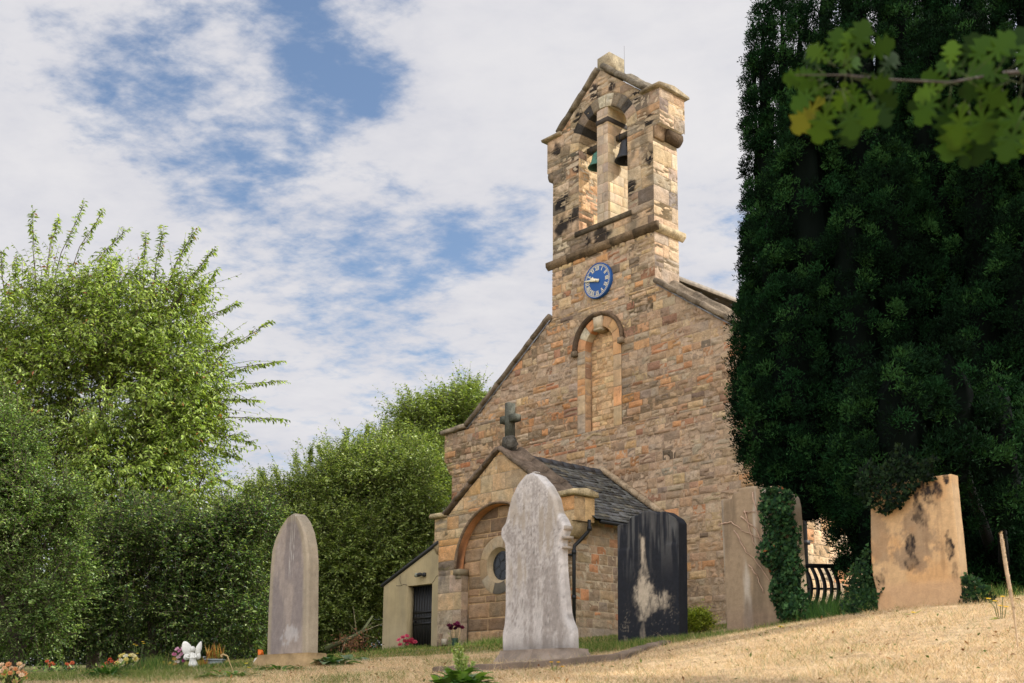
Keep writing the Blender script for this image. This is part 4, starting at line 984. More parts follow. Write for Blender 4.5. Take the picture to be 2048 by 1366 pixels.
def c5(pts): return [(x/2.6947, 980+y/2.6947) for x, y in pts]
ll = c5([(1436, 893), (1438, 800), (1445, 600), (1455, 420), (1463, 330), (1480, 268), (1508, 205), (1545, 150), (1578, 126)])
lr = c5([(1652, 880), (1655, 700), (1657, 500), (1658, 380), (1652, 300), (1638, 225), (1618, 170), (1600, 142), (1584, 126)])
e_l, o_l, U_l, N_l = gravestone('gravestone', 'plain grey gravestone with pointed arch top on a worn block base, before the bushes', (573, 1310), 12.0, YAW, ll, lr, thick=.13, bev=.02, colf=col_grey, res=.013)
mb = MB(); a = to_uv(o_l, U_l, N_l, 515, 1318)[0]; b = to_uv(o_l, U_l, N_l, 628, 1318)[0]
plinth(mb, a, b, .1, .24, .012, -.25, .06, lin((140, 118, 84), 1.25), 13); mb.build('plinth', M_GRAVE, e_l, True)

bt = [(1233.5, 1052), (1237, 1049), (1255.6, 1046.5), (1257, 1038.6), (1263, 1032), (1275, 1030), (1280.5, 1025.4), (1289, 1021), (1299.5, 1020.3), (1308, 1022.5), (1315.7, 1028.3), (1318, 1026), (1323, 1022.5), (1330, 1023), (1342, 1031), (1350, 1036), (1356, 1045)]
e_b, o_b, U_b, N_b = gravestone('gravestone', 'black stained gravestone with scrolled top and a pale patch running down its middle', (1297, 1283), 12.8, YAW, (1234.5, 1284), (1357.5, 1284), top=bt, thick=.15, bev=.012, colf=col_black, res=.012, sidek=0,
    relief=lambda U, V, ed: -.014*sstep(np.abs(U-.01), .24, .25)*sstep(V, 1.02, 1.06))
def c4(pts): return [(1400+x/2.81, 880+y/2.81) for x, y in pts]
it = c4([(114, 345), (122, 332), (176, 328), (184, 296), (214, 288), (222, 272), (255, 262), (295, 258), (338, 264), (374, 290), (382, 262), (398, 258), (412, 285), (440, 300), (500, 300), (515, 325), (522, 370)])
e_i, o_i, U_i, N_i = gravestone('gravestone', 'wide leaning beige gravestone streaked with grey, its right half under ivy', (1500, 1268), 12.0, YAW, c4([(150, 1110)])[0], c4([(575, 1060)])[0], top=it, thick=.13, bev=.012, colf=col_beige, res=.014)
def c6(pts): return [(1740+x/5.253, 960+y/5.253) for x, y in pts]
sl_ = c6([(78, 1360), (60, 1150), (22, 1000), (8, 860), (2, 600), (0, 290), (6, 130), (9, 57)])
sr_ = c6([(972, 1360), (955, 1200), (944, 960), (920, 700), (900, 500), (882, 350), (866, 180), (858, 90), (852, 57)])
e_s, o_s, U_s, N_s = gravestone('gravestone', 'warm buff gravestone with sooty black stains, ivy over its top left corner, beneath the yew', (1832, 1214), 9.3, YAW, sl_, sr_, thick=.12, bev=.012, colf=col_stain, res=.009, sidek=.6)  # sidek darkens the edge faces in colour, offsetting the sun on them

# kerb stones of the two plots
def kerb(name, label, pts, h, wd, seed, col):
    e = empty(name, (pts[0][0], pts[0][1], gz1(pts[0][0], pts[0][1])), label, 'grave kerb'); e0 = np.array(e.location)
    for k in range(len(pts)-1):
        p, q = np.array(pts[k]), np.array(pts[k+1]); d = q-p; ln = np.linalg.norm(d); d /= ln; nn = np.array([-d[1], d[0]])
        n = 24; mb = MB(); prof = [(-wd/2, -.2), (-wd/2, h*.8), (-wd/2+.025, h), (wd/2-.025, h), (wd/2, h*.8), (wd/2, -.2)]
        T = np.linspace(.003/ln, 1-.003/ln, n); c = p[None]+(q-p)[None]*T[:, None]; z = np.linspace(gz1(*p), gz1(*q), n)
        pts3 = np.stack([c[:, 0], c[:, 1], z], -1)-e0; nz = fbm(T*ln*6+k, T*0, seed, 3)
        pts3[:, 2] += .015*(nz-.5)
        cc = np.array(col)*(.6+.8*np.repeat(fbm(T*ln*9+k*3, T*0+2, seed, 3), 6)[:, None]); cc = cc*np.tile(np.array([.8, .85, 1.25, 1.25, .85, .8]), n)[:, None]
        mb.sweep(pts3, [np.array([nn[0], nn[1], 0])]*n, [(0, 0, 1)]*n, prof, cc, .006)
        mb.build('kerb_stone', M_GRAVE, e, False)
kp = [P(866, 1338, 8.9)[:2], P(1060, 1338, 8.9)[:2], P(1236, 1336, 8.9)[:2]]
kerb('grave_kerb', 'low worn stone kerb in the dry grass at the foot of the pale lichen covered gravestone', [kp[0], kp[1], kp[2], P(1330, 1318, 10.6)[:2]], .05, .13, 3, lin((118, 102, 86), .9))
kerb('grave_kerb', 'low stone kerb in front of the black stained gravestone', [P(1228, 1288, 12.4)[:2], P(1345, 1286, 12.4)[:2], P(1460, 1281, 12.2)[:2]], .05, .16, 5, lin((140, 124, 102), 1.))

# curved slatted iron bench by the south wall, half hidden under the yew
def bench():
    p = P(1626, 1226, 15.5); e = empty('garden_bench', (p[0], p[1], gz1(p[0], p[1])), 'dark bench with curved upright slats glimpsed between the ivy and the yew', 'bench', R_(4))
    mb = MB()
    for k in range(7):
        x = -.27+.092*k; mb = MB()
        pts = [(x+.05*math.sin(t*math.pi), .02-.10*math.sin(t*math.pi), .10+.58*t) for t in np.linspace(0, 1, 12)]
        mb.sweep(pts, [(1, 0, 0)]*12, [(0, 1, 0)]*12, [(-.024, -.01), (.024, -.01), (.024, .01), (-.024, .01)]); mb.build('slat', M_IRON, e)
    mb = MB(); mb.tube([(-.36, .02, .69), (.36, .02, .69)], .03, 8); mb.build('top_rail', M_IRON, e)
    mb = MB(); mb.tube([(-.34, -.06, .38), (.34, -.06, .38)], .014, 8); mb.build('middle_rail', M_IRON, e)
    mb = MB(); mb.box((-.36, -.02, .06), (.36, .42, .10)); mb.build('seat', M_IRON, e)
    for x in (-.34, .34):
        for y in (.0, .38):
            mb = MB(); mb.tube([(x, y, -.1), (x, y, .09)], .025, 6); mb.build('leg', M_IRON, e)
bench()
# ------------------------------------------------------------------ trees, shrubs and ivy
def unit(v): return v/(np.linalg.norm(v, axis=-1, keepdims=True)+1e-9)
def rdir(n, rng): return unit(rng.normal(size=(n, 3)))
def leaves(mb, pos, d, nrm, ln, wd, col, fold=.25, curl=0.):
    n = len(pos); d = unit(d); s = unit(np.cross(d, nrm)); u = np.cross(s, d)
    ln = np.broadcast_to(ln, (n,))[:, None]; wd = np.broadcast_to(wd, (n,))[:, None]
    a = pos; b = pos+d*ln*.42+s*wd*.5+u*wd*fold; c = pos+d*ln-u*ln*curl; e = pos+d*ln*.42-s*wd*.5+u*wd*fold
    V = np.stack([a, b, c, e], 1).reshape(-1, 3); i = np.arange(n)[:, None]*4
    F = np.concatenate([i+np.array([[0, 1, 2]]), i+np.array([[0, 2, 3]])])
    mb.add(V, F, np.repeat(col, 4, 0))
def twigs(mb, p0, p1, p2, r0, r1, col):
    n = len(p0); R = []
    for p, r in ((p0, r0), (p1, (r0+r1)/2), (p2, r1)):
        d = unit(p2-p0); a = unit(np.cross(d, np.array([.3, .5, .8]))); b = np.cross(d, a)
        for k in range(3):
            an = 2*np.pi*k/3; R.append(p+(a*math.cos(an)+b*math.sin(an))*r)
    V = np.stack(R, 1).reshape(-1, 3); i = np.arange(n)[:, None]*9; F = []
    for l in (0, 3):
        for k in range(3): F.append(i+np.array([[l+k, l+(k+1) % 3, l+3+(k+1) % 3, l+3+k]]))
    mb.add(V, np.concatenate(F), col)
def colours(n, pal_, rng, var=.25):
    w = np.array([p[0] for p in pal_], float); c = np.array([lin(p[1], 1) for p in pal_])
    return c[rng.choice(len(c), n, p=w/w.sum())]*rng.uniform(1-var, 1+var, (n, 1))
def shoots(mbL, mbT, p0, d, L, rng, pal_, leaf=(.09, .035), sp=.05, droop=.3, ldroop=.4, side=.8, var=.25, tw=.006, tcol=(.10, .075, .055), fold=.22):
    n = len(p0); L = np.broadcast_to(L, (n,)); K = max(3, int(L.mean()/sp)); dz = np.array([0, 0, -1.])
    mid = p0+d*(L*.5)[:, None]+dz*(droop*.25*L)[:, None]; tip = p0+d*L[:, None]+dz*(droop*L)[:, None]
    if mbT is not None: twigs(mbT, p0, mid, tip, tw, tw*.35, np.array(tcol))
    t = (np.arange(K)[None]+rng.random((n, K)))/K; t = t**.85
    pos = p0[:, None]+d[:, None]*(L[:, None]*t)[..., None]+dz*(droop*L[:, None]*t*t)[..., None]
    ax = unit(np.cross(d, dz+rng.normal(size=(n, 3))*.25))[:, None]; sg = np.where(np.arange(K) % 2 == 0, 1, -1)[None, :, None]
    ld = d[:, None]*.55+ax*sg*side+dz*ldroop+rng.normal(size=(n, K, 3))*.28
    nr = np.array([0, 0, 1.])+rng.normal(size=(n, K, 3))*.5+d[:, None]*.1
    N = n*K; sz = rng.uniform(.65, 1.2, N)*np.repeat(rng.uniform(.85, 1.15, n), K)*(1-.35*t.ravel()**3)
    c = colours(N, pal_, rng, var)*np.repeat(rng.uniform(.82, 1.18, n), K)[:, None]
    leaves(mbL, pos.reshape(-1, 3), ld.reshape(-1, 3), nr.reshape(-1, 3), leaf[0]*sz, leaf[1]*sz, c, fold, .12)
def pblob(cx, cy, rx, ry, Y, rY): return P(cx, cy, Y), np.array([rx*Y/F_PX, rY, ry*Y/F_PX])
def fill(blobs, n, rng, shell=.42, lump=1.):
    c = np.array([b[0] for b in blobs]); r = np.array([b[1] for b in blobs]); w = np.prod(r, 1)**.75; k = rng.choice(len(c), n, p=w/w.sum())
    q = rdir(n, rng); rad = rng.random(n)**shell
    q2 = q*(1+.22*(fbm(q[:, 0]*2.5+k*7.3, q[:, 2]*2.5+q[:, 1]*2+k, 5, 3)-.5)[:, None]*2)
    p = c[k]+q2*r[k]*rad[:, None]; od = unit(q/r[k])
    m = r[k].mean(1)*.9; m = .5+.35*m; den = fbm(p[:, 0]/m*1.5+p[:, 1]*.6/m, p[:, 2]/m*1.7+p[:, 1]*.5/m, 19, 3, .4)
    keep = den+.16*rng.random(n) > .55*lump; return p[keep], od[keep]
def tree(name, label, base, blobs=None, n=0, rng=None, pal_=None, L=(.5, 1.), up=.35, out=.8, rnd=.45, trunk=.12, nl=1, cat='tree', extra=None, group=None, mat=None, shell=.42, lump=1., partn=('crown', 'trunk'), **kw):
    e = empty(name, base, label, cat, 0, group); b0 = np.array(e.location)
    mL, mT = MB(), MB()
    p0, od = fill(blobs, n, rng, shell, lump)
    ok = p0[:, 2] > gz(p0[:, 0], p0[:, 1])+.05; p0 = p0[ok]; od = od[ok]
    d = unit(od*out+np.array([0, 0, up])+rng.normal(size=p0.shape)*rnd)
    LL = L[0]+(L[1]-L[0])*rng.random(len(p0)); LL = LL*np.where((rng.random(len(p0)) < .10) & (od[:, 2] > -.1), rng.uniform(1.3, 2.3, len(p0)), 1.)
    shoots(mL, mT, p0-b0, d, LL, rng, pal_, **kw)
    if extra:
        for (a, c, Y, LL) in extra:
            A, B = P(*a, Y), P(*c, Y+rng.uniform(-.6, .6)); dd = B-A; ln = np.linalg.norm(dd); m = 9
            A0 = A-dd*.45
            mid = (A0+B)/2+np.array([-.05*ln, 0, .10*ln]); twigs(mT, (A0-b0)[None], (mid-b0)[None], (B-b0)[None], .016, .004, np.array([.1, .075, .055]))
            t = np.linspace(.12, .95, m+3); q = (1-t)[:, None]**2*A0+2*(t*(1-t))[:, None]*(mid*1)+(t**2)[:, None]*B
            tg = unit(dd)[None]+0*q; shoots(mL, mT, q-b0, unit(tg*.9+rng.normal(size=q.shape)*.28+np.array([0, 0, .25])), rng.uniform(.12, .32, len(q))*LL, rng, pal_, **{**kw, 'sp': .04})
            q = q[-6:]; shoots(mL, mT, q-b0, unit(tg[-6:]+rng.normal(size=q.shape)*.08), rng.uniform(.2, .3, len(q))*LL, rng, pal_, **{**kw, 'sp': .03})
    # trunk and limbs
    for c, r in blobs[:max(nl, 1)*14]:
        c = np.array(c)-b0; k = rng.uniform(.2, .4)
        m1 = np.array([c[0]*k*.4, c[1]*k*.4, c[2]*k]); pts = np.array([[0, 0, -.2], [m1[0]*.3, m1[1]*.3, m1[2]*.5], m1, m1+(c-m1)*.5+rng.normal(size=3)*.12, c, c+r*np.array([.3, 0, .5])])
        mT.tube(pts, np.array([trunk, trunk*.8, trunk*.62, trunk*.4, trunk*.2, trunk*.05]), 7, np.array([.09, .07, .055]))
    mL.build(partn[0], mat or M_LEAF, e); mT.build(partn[1], M_BARK, e, True)
    return e

GP_CH = [(5, (132, 154, 66)), (4, (158, 180, 86)), (3, (190, 206, 116)), (2, (98, 122, 56)), (.12, (172, 112, 68))]
GP_OL = [(4, (96, 126, 58)), (3, (128, 156, 82)), (2, (176, 196, 126)), (2, (62, 90, 42))]
GP_DK = [(4, (62, 90, 44)), (3, (90, 118, 54)), (2, (130, 154, 80)), (2, (42, 64, 32)), (1.5, (168, 188, 112))]
GP_MD = [(4, (122, 142, 72)), (4, (150, 166, 88)), (2, (92, 114, 58)), (2, (182, 194, 118))]
GP_LT = [(4, (132, 150, 75)), (3, (159, 174, 94)), (2, (106, 126, 65))]

rng = np.random.default_rng(77)
YC = 24
tree('cherry_tree', 'tall bright green tree with long arching leafy shoots, left of the church', gnd(190, 24.5),
     [pblob(*b, YC, d) for *b, d in ((120, 640, 100, 110, 1.1), (50, 720, 110, 150, 1.4), (230, 660, 140, 120, 1.3), (345, 615, 75, 80, .9), (200, 800, 200, 160, 1.7), (345, 770, 105, 130, 1.2), (375, 880, 75, 110, 1.1), (230, 960, 200, 150, 1.6), (40, 900, 130, 170, 1.5), (395, 975, 45, 60, .8), (-90, 760, 120, 220, 1.4), (130, 1100, 160, 100, 1.3))],
     18225, rng, GP_CH, L=(.3, .75), up=.35, out=.75, trunk=.13, leaf=(.125, .05), sp=.05, droop=.18, ldroop=.65, side=.7,
     extra=[((72, 540), (66, 428), YC, 1.), ((115, 560), (166, 414), YC, 1.2), ((150, 540), (206, 424), YC, 1.2), ((165, 570), (250, 463), YC, 1.2), ((175, 610), (238, 520), YC, 1.), ((290, 570), (292, 474), YC, 1.), ((312, 560), (326, 468), YC, 1.), ((345, 560), (386, 468), YC, 1.2), ((370, 590), (425, 502), YC, 1.1),
            ((390, 620), (432, 545), YC, 1.), ((400, 650), (470, 610), YC, 1.), ((430, 740), (537, 646), YC, 1.1), ((430, 760), (552, 724), YC, 1.1), ((430, 790), (560, 763), YC, 1.1), ((430, 850), (560, 838), YC, 1.1), ((430, 870), (502, 886), YC, 1.), ((400, 950), (470, 972), YC, 1.), ((10, 580), (3, 505), YC, 1.), ((400, 720), (470, 680), YC, 1.),
            ((420, 810), (514, 800), YC, 1.), ((410, 900), (470, 912), YC, 1.), ((30, 600), (34, 520), YC, 1.), ((100, 520), (118, 440), YC, .9), ((330, 620), (410, 530), YC, 1.)])
tree('olive_leaved_shrub', 'grey green small leaved shrub at the left edge, nearest of the bushes', gnd(30, 17),
     [pblob(*b, 17, d) for *b, d in ((20, 880, 60, 90, .6), (60, 1040, 90, 120, .8), (95, 1170, 80, 100, .7), (-50, 1000, 110, 210, .9), (40, 1240, 110, 60, .7), (130, 1010, 30, 50, .4))],
     8775, rng, GP_OL, L=(.2, .5), up=.4, out=.7, trunk=.07, leaf=(.06, .03), sp=.028, droop=.1, ldroop=.1, side=.8, cat='shrub', nl=1)
tree('holly_shrub', 'broad dark green shrub behind the grave flowers, below the bright cherry', gnd(300, 22),
     [pblob(*b, 22, d) for *b, d in ((300, 1120, 190, 120, 1.2), (180, 1200, 170, 100, 1.1), (440, 1110, 100, 100, .9), (440, 1215, 120, 85, .9), (515, 1050, 50, 55, .6), (470, 1040, 40, 45, .5), (380, 1050, 70, 60, .7), (300, 1240, 200, 60, 1.0), (60, 1240, 120, 70, .9))],
     20250, rng, GP_DK, L=(.2, .45), up=.25, out=.7, trunk=.06, leaf=(.075, .038), sp=.036, droop=.08, ldroop=.15, side=.8, cat='shrub')
tree('willow_shrub', 'large rounded green shrub between the plain arched gravestone and the annex', gnd(690, 40), lump=.8, blobs=
     [pblob(*b, 40, d) for *b, d in ((600, 1030, 75, 65, 1.40), (675, 985, 80, 90, 1.68), (755, 985, 85, 100, 1.82), (830, 980, 50, 95, 1.68), (700, 1110, 150, 110, 2.24), (815, 1080, 60, 95, 1.68), (560, 1110, 75, 100, 1.54), (665, 1220, 110, 75, 1.54), (560, 1220, 70, 80, 1.40), (520, 1010, 30, 40, 0.84), (480, 1060, 50, 50, 1.12))],
     n=26000, rng=rng, pal_=GP_MD, L=(.4, 1.0), up=.5, out=.7, trunk=.06, leaf=(.135, .06), sp=.06, droop=.08, ldroop=.1, side=.75, cat='shrub',
     extra=[((600, 960), (592, 918), 40, 1.9), ((650, 930), (640, 900), 40, 1.9), ((690, 920), (694, 872), 40, 1.9), ((730, 900), (736, 860), 40, 1.9), ((760, 900), (768, 862), 40, 1.9), ((540, 990), (524, 950), 40, 1.9), ((560, 980), (552, 945), 40, 1.9), ((620, 950), (622, 905), 40, 1.9), ((500, 1020), (496, 985), 40, 1.8)])
tree('willow_tree', 'pale green tree rising behind the left end of the west gable', gnd(850, 45),
     [pblob(*b, 45, d) for *b, d in ((850, 875, 55, 60, 2.), (915, 850, 50, 60, 2.), (830, 850, 45, 45, 1.8), (800, 925, 55, 60, 2.), (870, 970, 80, 110, 2.5), (940, 815, 25, 40, 1.4), (740, 960, 60, 60, 2.), (780, 1080, 140, 120, 2.4))],
     13500, rng, GP_LT, L=(.5, 1.1), up=.55, out=.7, trunk=.2, leaf=(.17, .075), sp=.08, droop=.05, ldroop=.15, side=.75,
     extra=[((900, 830), (880, 790), 45, 1.4), ((940, 810), (952, 774), 45, 1.5), ((860, 840), (842, 802), 45, 1.4), ((920, 820), (922, 785), 45, 1.4), ((800, 890), (798, 842), 45, 1.3)])
tree('hedge', 'dark hedge closing the churchyard behind the shrubs on the left', gnd(300, 44),
     [pblob(x, 1255, 110, 100, 44, 1.6) for x in range(-250, 760, 90)], 24000, rng, GP_DK, L=(.3, .7), up=.1, out=.5, trunk=.05, leaf=(.14, .08), sp=.07, droop=.05, ldroop=.1, cat='hedge', shell=.33, lump=0.)

# ---- yews
GP_Y = [(4, (17, 37, 20)), (3, (25, 53, 27)), (2, (43, 74, 37)), (2, (11, 26, 14))]
def yew(name, label, base, cols, rng, dens, ncore=True):
    e = empty(name, base, label, 'tree', 0, 'yews beside the church'); b0 = np.array(e.location)
    mL, mT = MB(), MB(); C = []
    for (x, Y, r, zb, zt, bul) in cols:
        # column axis in world x, Y; widest at bul (0..1)
        C.append((x, Y, r, zb, zt, bul))
    def radius(c, t):
        x, Y, r, zb, zt, bul = c
        lo = np.clip(t/max(bul, .05), 0, 1); hi = np.clip((1-t)/(1-bul), 0, 1)
        return r*np.where(t < bul, .45+.55*np.sin(lo*np.pi/2), np.sqrt(np.maximum(1-(1-hi)**2.0, 0))**1.15)
    PP, OD = [], []
    for i, c in enumerate(C):
        x, Y, r, zb, zt, bul = c; h = zt-zb; n = int(dens*2*math.pi*r*h*.8*(1.7 if r < .32 else 1.))
        t = rng.random(n); a = rng.random(n)*2*np.pi; z = zb+h*t
        lump = fbm(a*3.2+i*5, z*1.5, 40+i, 3); rr = radius(c, t)*(.70+.55*lump)
        p = np.stack([x+rr*np.cos(a), Y+rr*np.sin(a), z], -1); od = np.stack([np.cos(a), np.sin(a), np.where(t > .5, .45, .1)+0*a], -1)
        keep = lump+.35*rng.random(n) > .30
        for j, k in enumerate(C):
            if j == i: continue
            tj = (p[:, 2]-k[3])/(k[4]-k[3]); inside = (tj > .02) & (tj < .98) & (np.hypot(p[:, 0]-k[0], p[:, 1]-k[1]) < .66*radius(k, np.clip(tj, 0, 1)))
            keep &= ~inside
        PP.append(p[keep]); OD.append(od[keep])
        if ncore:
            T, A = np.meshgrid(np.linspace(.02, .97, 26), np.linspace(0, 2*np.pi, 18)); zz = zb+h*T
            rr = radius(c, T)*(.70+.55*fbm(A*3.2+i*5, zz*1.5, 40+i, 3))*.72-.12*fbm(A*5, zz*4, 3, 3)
            mL.grid(x+rr*np.cos(A)-b0[0], Y+rr*np.sin(A)-b0[1], zz-b0[2], np.array([.0022, .0045, .003]))  # near-black inner shell: shade between the clumps put into the colour
        mT.tube(np.array([[x*.04+base[0]*.96, Y*.04+base[1]*.96, base[2]-.2], [x*.3+base[0]*.7, Y*.3+base[1]*.7, zb*.6+base[2]*.4], [x*.75+base[0]*.25, Y*.75+base[1]*.25, zb+.15*h], [x, Y, zb+.4*h], [x, Y, zt-.3]])-b0, [.14, .07, .04, .03, .01], 7, np.array([.008, .007, .006]))
    p = np.concatenate(PP); od = unit(np.concatenate(OD)); n = len(p)
    # clumps of sprigs over the surface of every column; fewer where no one could look in
    back = (od[:, 1] > .35) & (rng.random(n) < .6); p = p[~back]; od = od[~back]; n = len(p)
    rc = rng.uniform(.10, .21, n); S = 40
    q = unit(rng.normal(size=(n, S, 3))+od[:, None]*.9+np.array([0, 0, .45]))
    pos = p[:, None]+q*(rc[:, None]*rng.random((n, S))**.4)[..., None]
    d = unit(q*.8+np.array([0, 0, .5])+rng.normal(size=q.shape)*.3)
    K = 5; pos = np.repeat(pos.reshape(-1, 3), K, 0); d = np.repeat(d.reshape(-1, 3), K, 0); m = len(pos)
    ld = d+rng.normal(size=d.shape)*.55; pos = pos+rng.normal(size=pos.shape)*.018
    c = np.repeat(colours(n, GP_Y, rng, .3), S*K, 0)*rng.uniform(.7, 1.3, (m, 1))
    leaves(mL, pos-b0, ld, rng.normal(size=d.shape)+d*.2, rng.uniform(.032, .062, m), rng.uniform(.011, .018, m), c, .1)
    print(name, n, m)
    mL.build('crown', M_YEW, e); mT.build('trunk', M_BARK, e, True)
def ycol(cx, topy, rpx, basey, Y, bul):
    a = P(cx, topy, Y); b = P(cx, basey, Y); return (a[0], Y, rpx*Y/F_PX, b[2], a[2], bul)
rng = np.random.default_rng(5)
ycols = [ycol(1525, 22, 40, 960, 16.2, .3), ycol(1507, 105, 20, 760, 16.5, .4), ycol(1563, -10, 36, 900, 16.0, .3), ycol(1597, 12, 38, 960, 16.8, .3), ycol(1645, -40, 58, 960, 16.4, .3), ycol(1521, 410, 36, 940, 15.6, .45), ycol(1511, 560, 40, 925, 15.2, .5),
         ycol(1561, 330, 74, 985, 14.9, .4), ycol(1546, 600, 72, 960, 14.6, .5), ycol(1541, 740, 66, 975, 14.4, .6), ycol(1607, 180, 85, 1030, 14.7, .35), ycol(1587, 560, 92, 1030, 14.2, .5), ycol(1607, 760, 70, 1045, 14.1, .6), ycol(1700, -80, 95, 1060, 15.2, .3), ycol(1700, 420, 95, 1080, 13.9, .4),
         ycol(1780, -140, 100, 1100, 15.4, .3), ycol(1775, 300, 100, 1180, 14.0, .35), ycol(1712, 800, 70, 1150, 14.4, .55), ycol(1790, 760, 105, 1210, 14.0, .5), ycol(1850, 60, 90, 1190, 14.3, .35), ycol(1860, -160, 90, 1100, 15.8, .3), ycol(1745, 920, 70, 1215, 13.6, .5), ycol(1790, 720, 85, 1000, 10.6, .45), ycol(1730, 800, 50, 1010, 10.9, .45)]
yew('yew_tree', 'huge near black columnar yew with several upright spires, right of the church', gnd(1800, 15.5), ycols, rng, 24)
ycols = [ycol(1990, -60, 70, 1190, 14.6, .35), ycol(1935, 40, 66, 1200, 13.6, .4), ycol(2060, -120, 110, 1200, 14.0, .35), ycol(1950, 560, 95, 1215, 13.0, .45), ycol(2050, 420, 110, 1215, 12.8, .45), ycol(1930, -200, 70, 1100, 15.6, .3), ycol(2140, 0, 90, 1200, 13.6, .4), ycol(1895, 700, 80, 972, 10.7, .45), ycol(1985, 760, 80, 1060, 10.9, .45)]
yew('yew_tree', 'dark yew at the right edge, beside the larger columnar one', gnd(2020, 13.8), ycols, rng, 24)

# ---- ivy on the two right-hand gravestones
def inpoly(px, py, poly):
    c = np.zeros(len(px), bool); n = len(poly)
    for i in range(n):
        (x0, y0), (x1, y1) = poly[i], poly[(i+1) % n]
        m = ((y0 > py) != (y1 > py)) & (px < (x1-x0)*(py-y0)/((y1-y0) or 1e-9)+x0); c ^= m
    return c
GP_IV = [(4, (40, 72, 40)), (3, (56, 90, 48)), (2, (78, 110, 62)), (2, (28, 52, 34)), (.03, (150, 86, 50))]
def ivy_leaf(mb, pos, nrm, rot, sz, col):
    """five-pointed ivy leaf as a fan"""
    pts = np.array([(0, -.1), (.28, -.32), (.36, .02), (.62, .12), (.3, .38), (0, 1.), (-.3, .38), (-.62, .12), (-.36, .02), (-.28, -.32)])
    n = len(pos); nrm = unit(nrm); a = unit(np.cross(nrm, np.array([0.1, .2, 1.]))); b = np.cross(nrm, a)
    u = a*np.cos(rot)[:, None]+b*np.sin(rot)[:, None]; v = np.cross(nrm, u)
    V = pos[:, None]+(u[:, None]*pts[None, :, :1]+v[:, None]*pts[None, :, 1:])*sz[:, None, None]-nrm[:, None]*(np.abs(pts[:, 0])**1.2*.35)[None, :, None]*sz[:, None, None]
    ctr = pos+v*.15*sz[:, None]; V = np.concatenate([ctr[:, None], V], 1).reshape(-1, 3); i = np.arange(n)[:, None]*11
    F = np.concatenate([i+np.array([[0, 1+k, 1+(k+1) % 10]]) for k in range(10)]); mb.add(V, F, np.repeat(col, 11, 0))
def ivy(label, fr, poly, n, rng, depth=(.01, .12), sz=(.03, .05), stems=(), bulge=1., dk=1.):
    o, U, N = fr; poly = np.array(poly, float); m = n*4
    px = rng.uniform(poly[:, 0].min(), poly[:, 0].max(), m); py = rng.uniform(poly[:, 1].min(), poly[:, 1].max(), m)
    px2 = px+10*(fbm(px*.05, py*.05, 3, 3)-.5)*2; k = inpoly(px2, py, poly); px, py = px[k][:n], py[k][:n]
    uv = np.array([to_uv(o, U, N, x, y) for x, y in zip(px, py)]); bump = fbm(uv[:, 0]*5, uv[:, 1]*5, 6, 3)
    pos = U*uv[:, :1]+N*(depth[0]+(depth[1]-depth[0])*bump*rng.random(len(uv))**.5*bulge)[:, None]; pos[:, 2] += uv[:, 1]
    e = empty('ivy_plant', o, label, 'ivy'); mb = MB()
    nr = N[None]*.8+np.array([0, 0, .35])+rng.normal(size=pos.shape)*.45
    ivy_leaf(mb, pos, nr, rng.normal(size=len(pos))*.7+math.pi, rng.uniform(*sz, len(pos)), colours(len(pos), GP_IV, rng, .35)*(.55+.9*bump[:, None])*dk)
    mb.build('foliage', M_IVY, e)
    if stems:
        mb = MB()
        for st in stems:
            uvs = [to_uv(o, U, N, *q) for q in st]; pts = [U*a+N*.012+np.array([0, 0, b]) for a, b in uvs]
            t = np.linspace(0, 1, len(pts)); tt = np.linspace(0, 1, 14); pts = np.array(pts); pts = np.stack([np.interp(tt, t, pts[:, k]) for k in range(3)], -1)+rng.normal(size=(14, 3))*.006
            mb.tube(pts, np.linspace(.008, .003, 14), 5, lin((190, 160, 136)))
        mb.build('stem', M_BARK, e)
    return e
rng = np.random.default_rng(9)
ivy('thick ivy smothering the right half of the wide leaning beige gravestone', (o_i, U_i, N_i), [(1532, 978), (1560, 978), (1594, 985), (1606, 1090), (1616, 1180), (1644, 1225), (1628, 1250), (1575, 1254), (1560, 1215), (1548, 1150), (1528, 1120), (1540, 1060), (1528, 1010)], 3000, rng, (.0, .24), (.026, .045), dk=.7, stems=
    [[(1440, 1048), (1465, 1046), (1490, 1062), (1530, 1080)], [(1490, 1020), (1500, 1060), (1510, 1090), (1555, 1140)], [(1470, 1060), (1490, 1100), (1520, 1130), (1556, 1190)], [(1505, 985), (1520, 1040), (1536, 1090), (1545, 1150)], [(1485, 1035), (1515, 1060), (1530, 1100), (1540, 1130)], [(1500, 1130), (1515, 1150), (1530, 1190)], [(1488, 1024), (1512, 1024)]])
ivy('dark ivy hanging over the top left corner of the buff stained gravestone', (o_s, U_s, N_s), [(1722, 960), (1740, 920), (1770, 940), (1800, 890), (1840, 930), (1880, 915), (1872, 962), (1846, 972), (1828, 1000), (1815, 1022), (1800, 1018), (1788, 1038), (1762, 1022), (1738, 1018), (1722, 990)], 1300, rng, (.01, .16), (.02, .038), dk=.2)
ivy('low dark ivy at the lower left corner of the buff stained gravestone', (o_s, U_s, N_s), [(1700, 1130), (1738, 1090), (1744, 1150), (1772, 1160), (1758, 1190), (1756, 1226), (1690, 1236), (1680, 1200)], 700, rng, (-.05, .12), (.018, .034), dk=.6)
ivy('low dark ivy at the lower right corner of the buff stained gravestone', (o_s, U_s, N_s), [(1914, 1170), (1926, 1145), (1950, 1155), (1980, 1180), (1990, 1205), (1922, 1210)], 420, rng, (-.05, .1), (.018, .032), dk=.6)

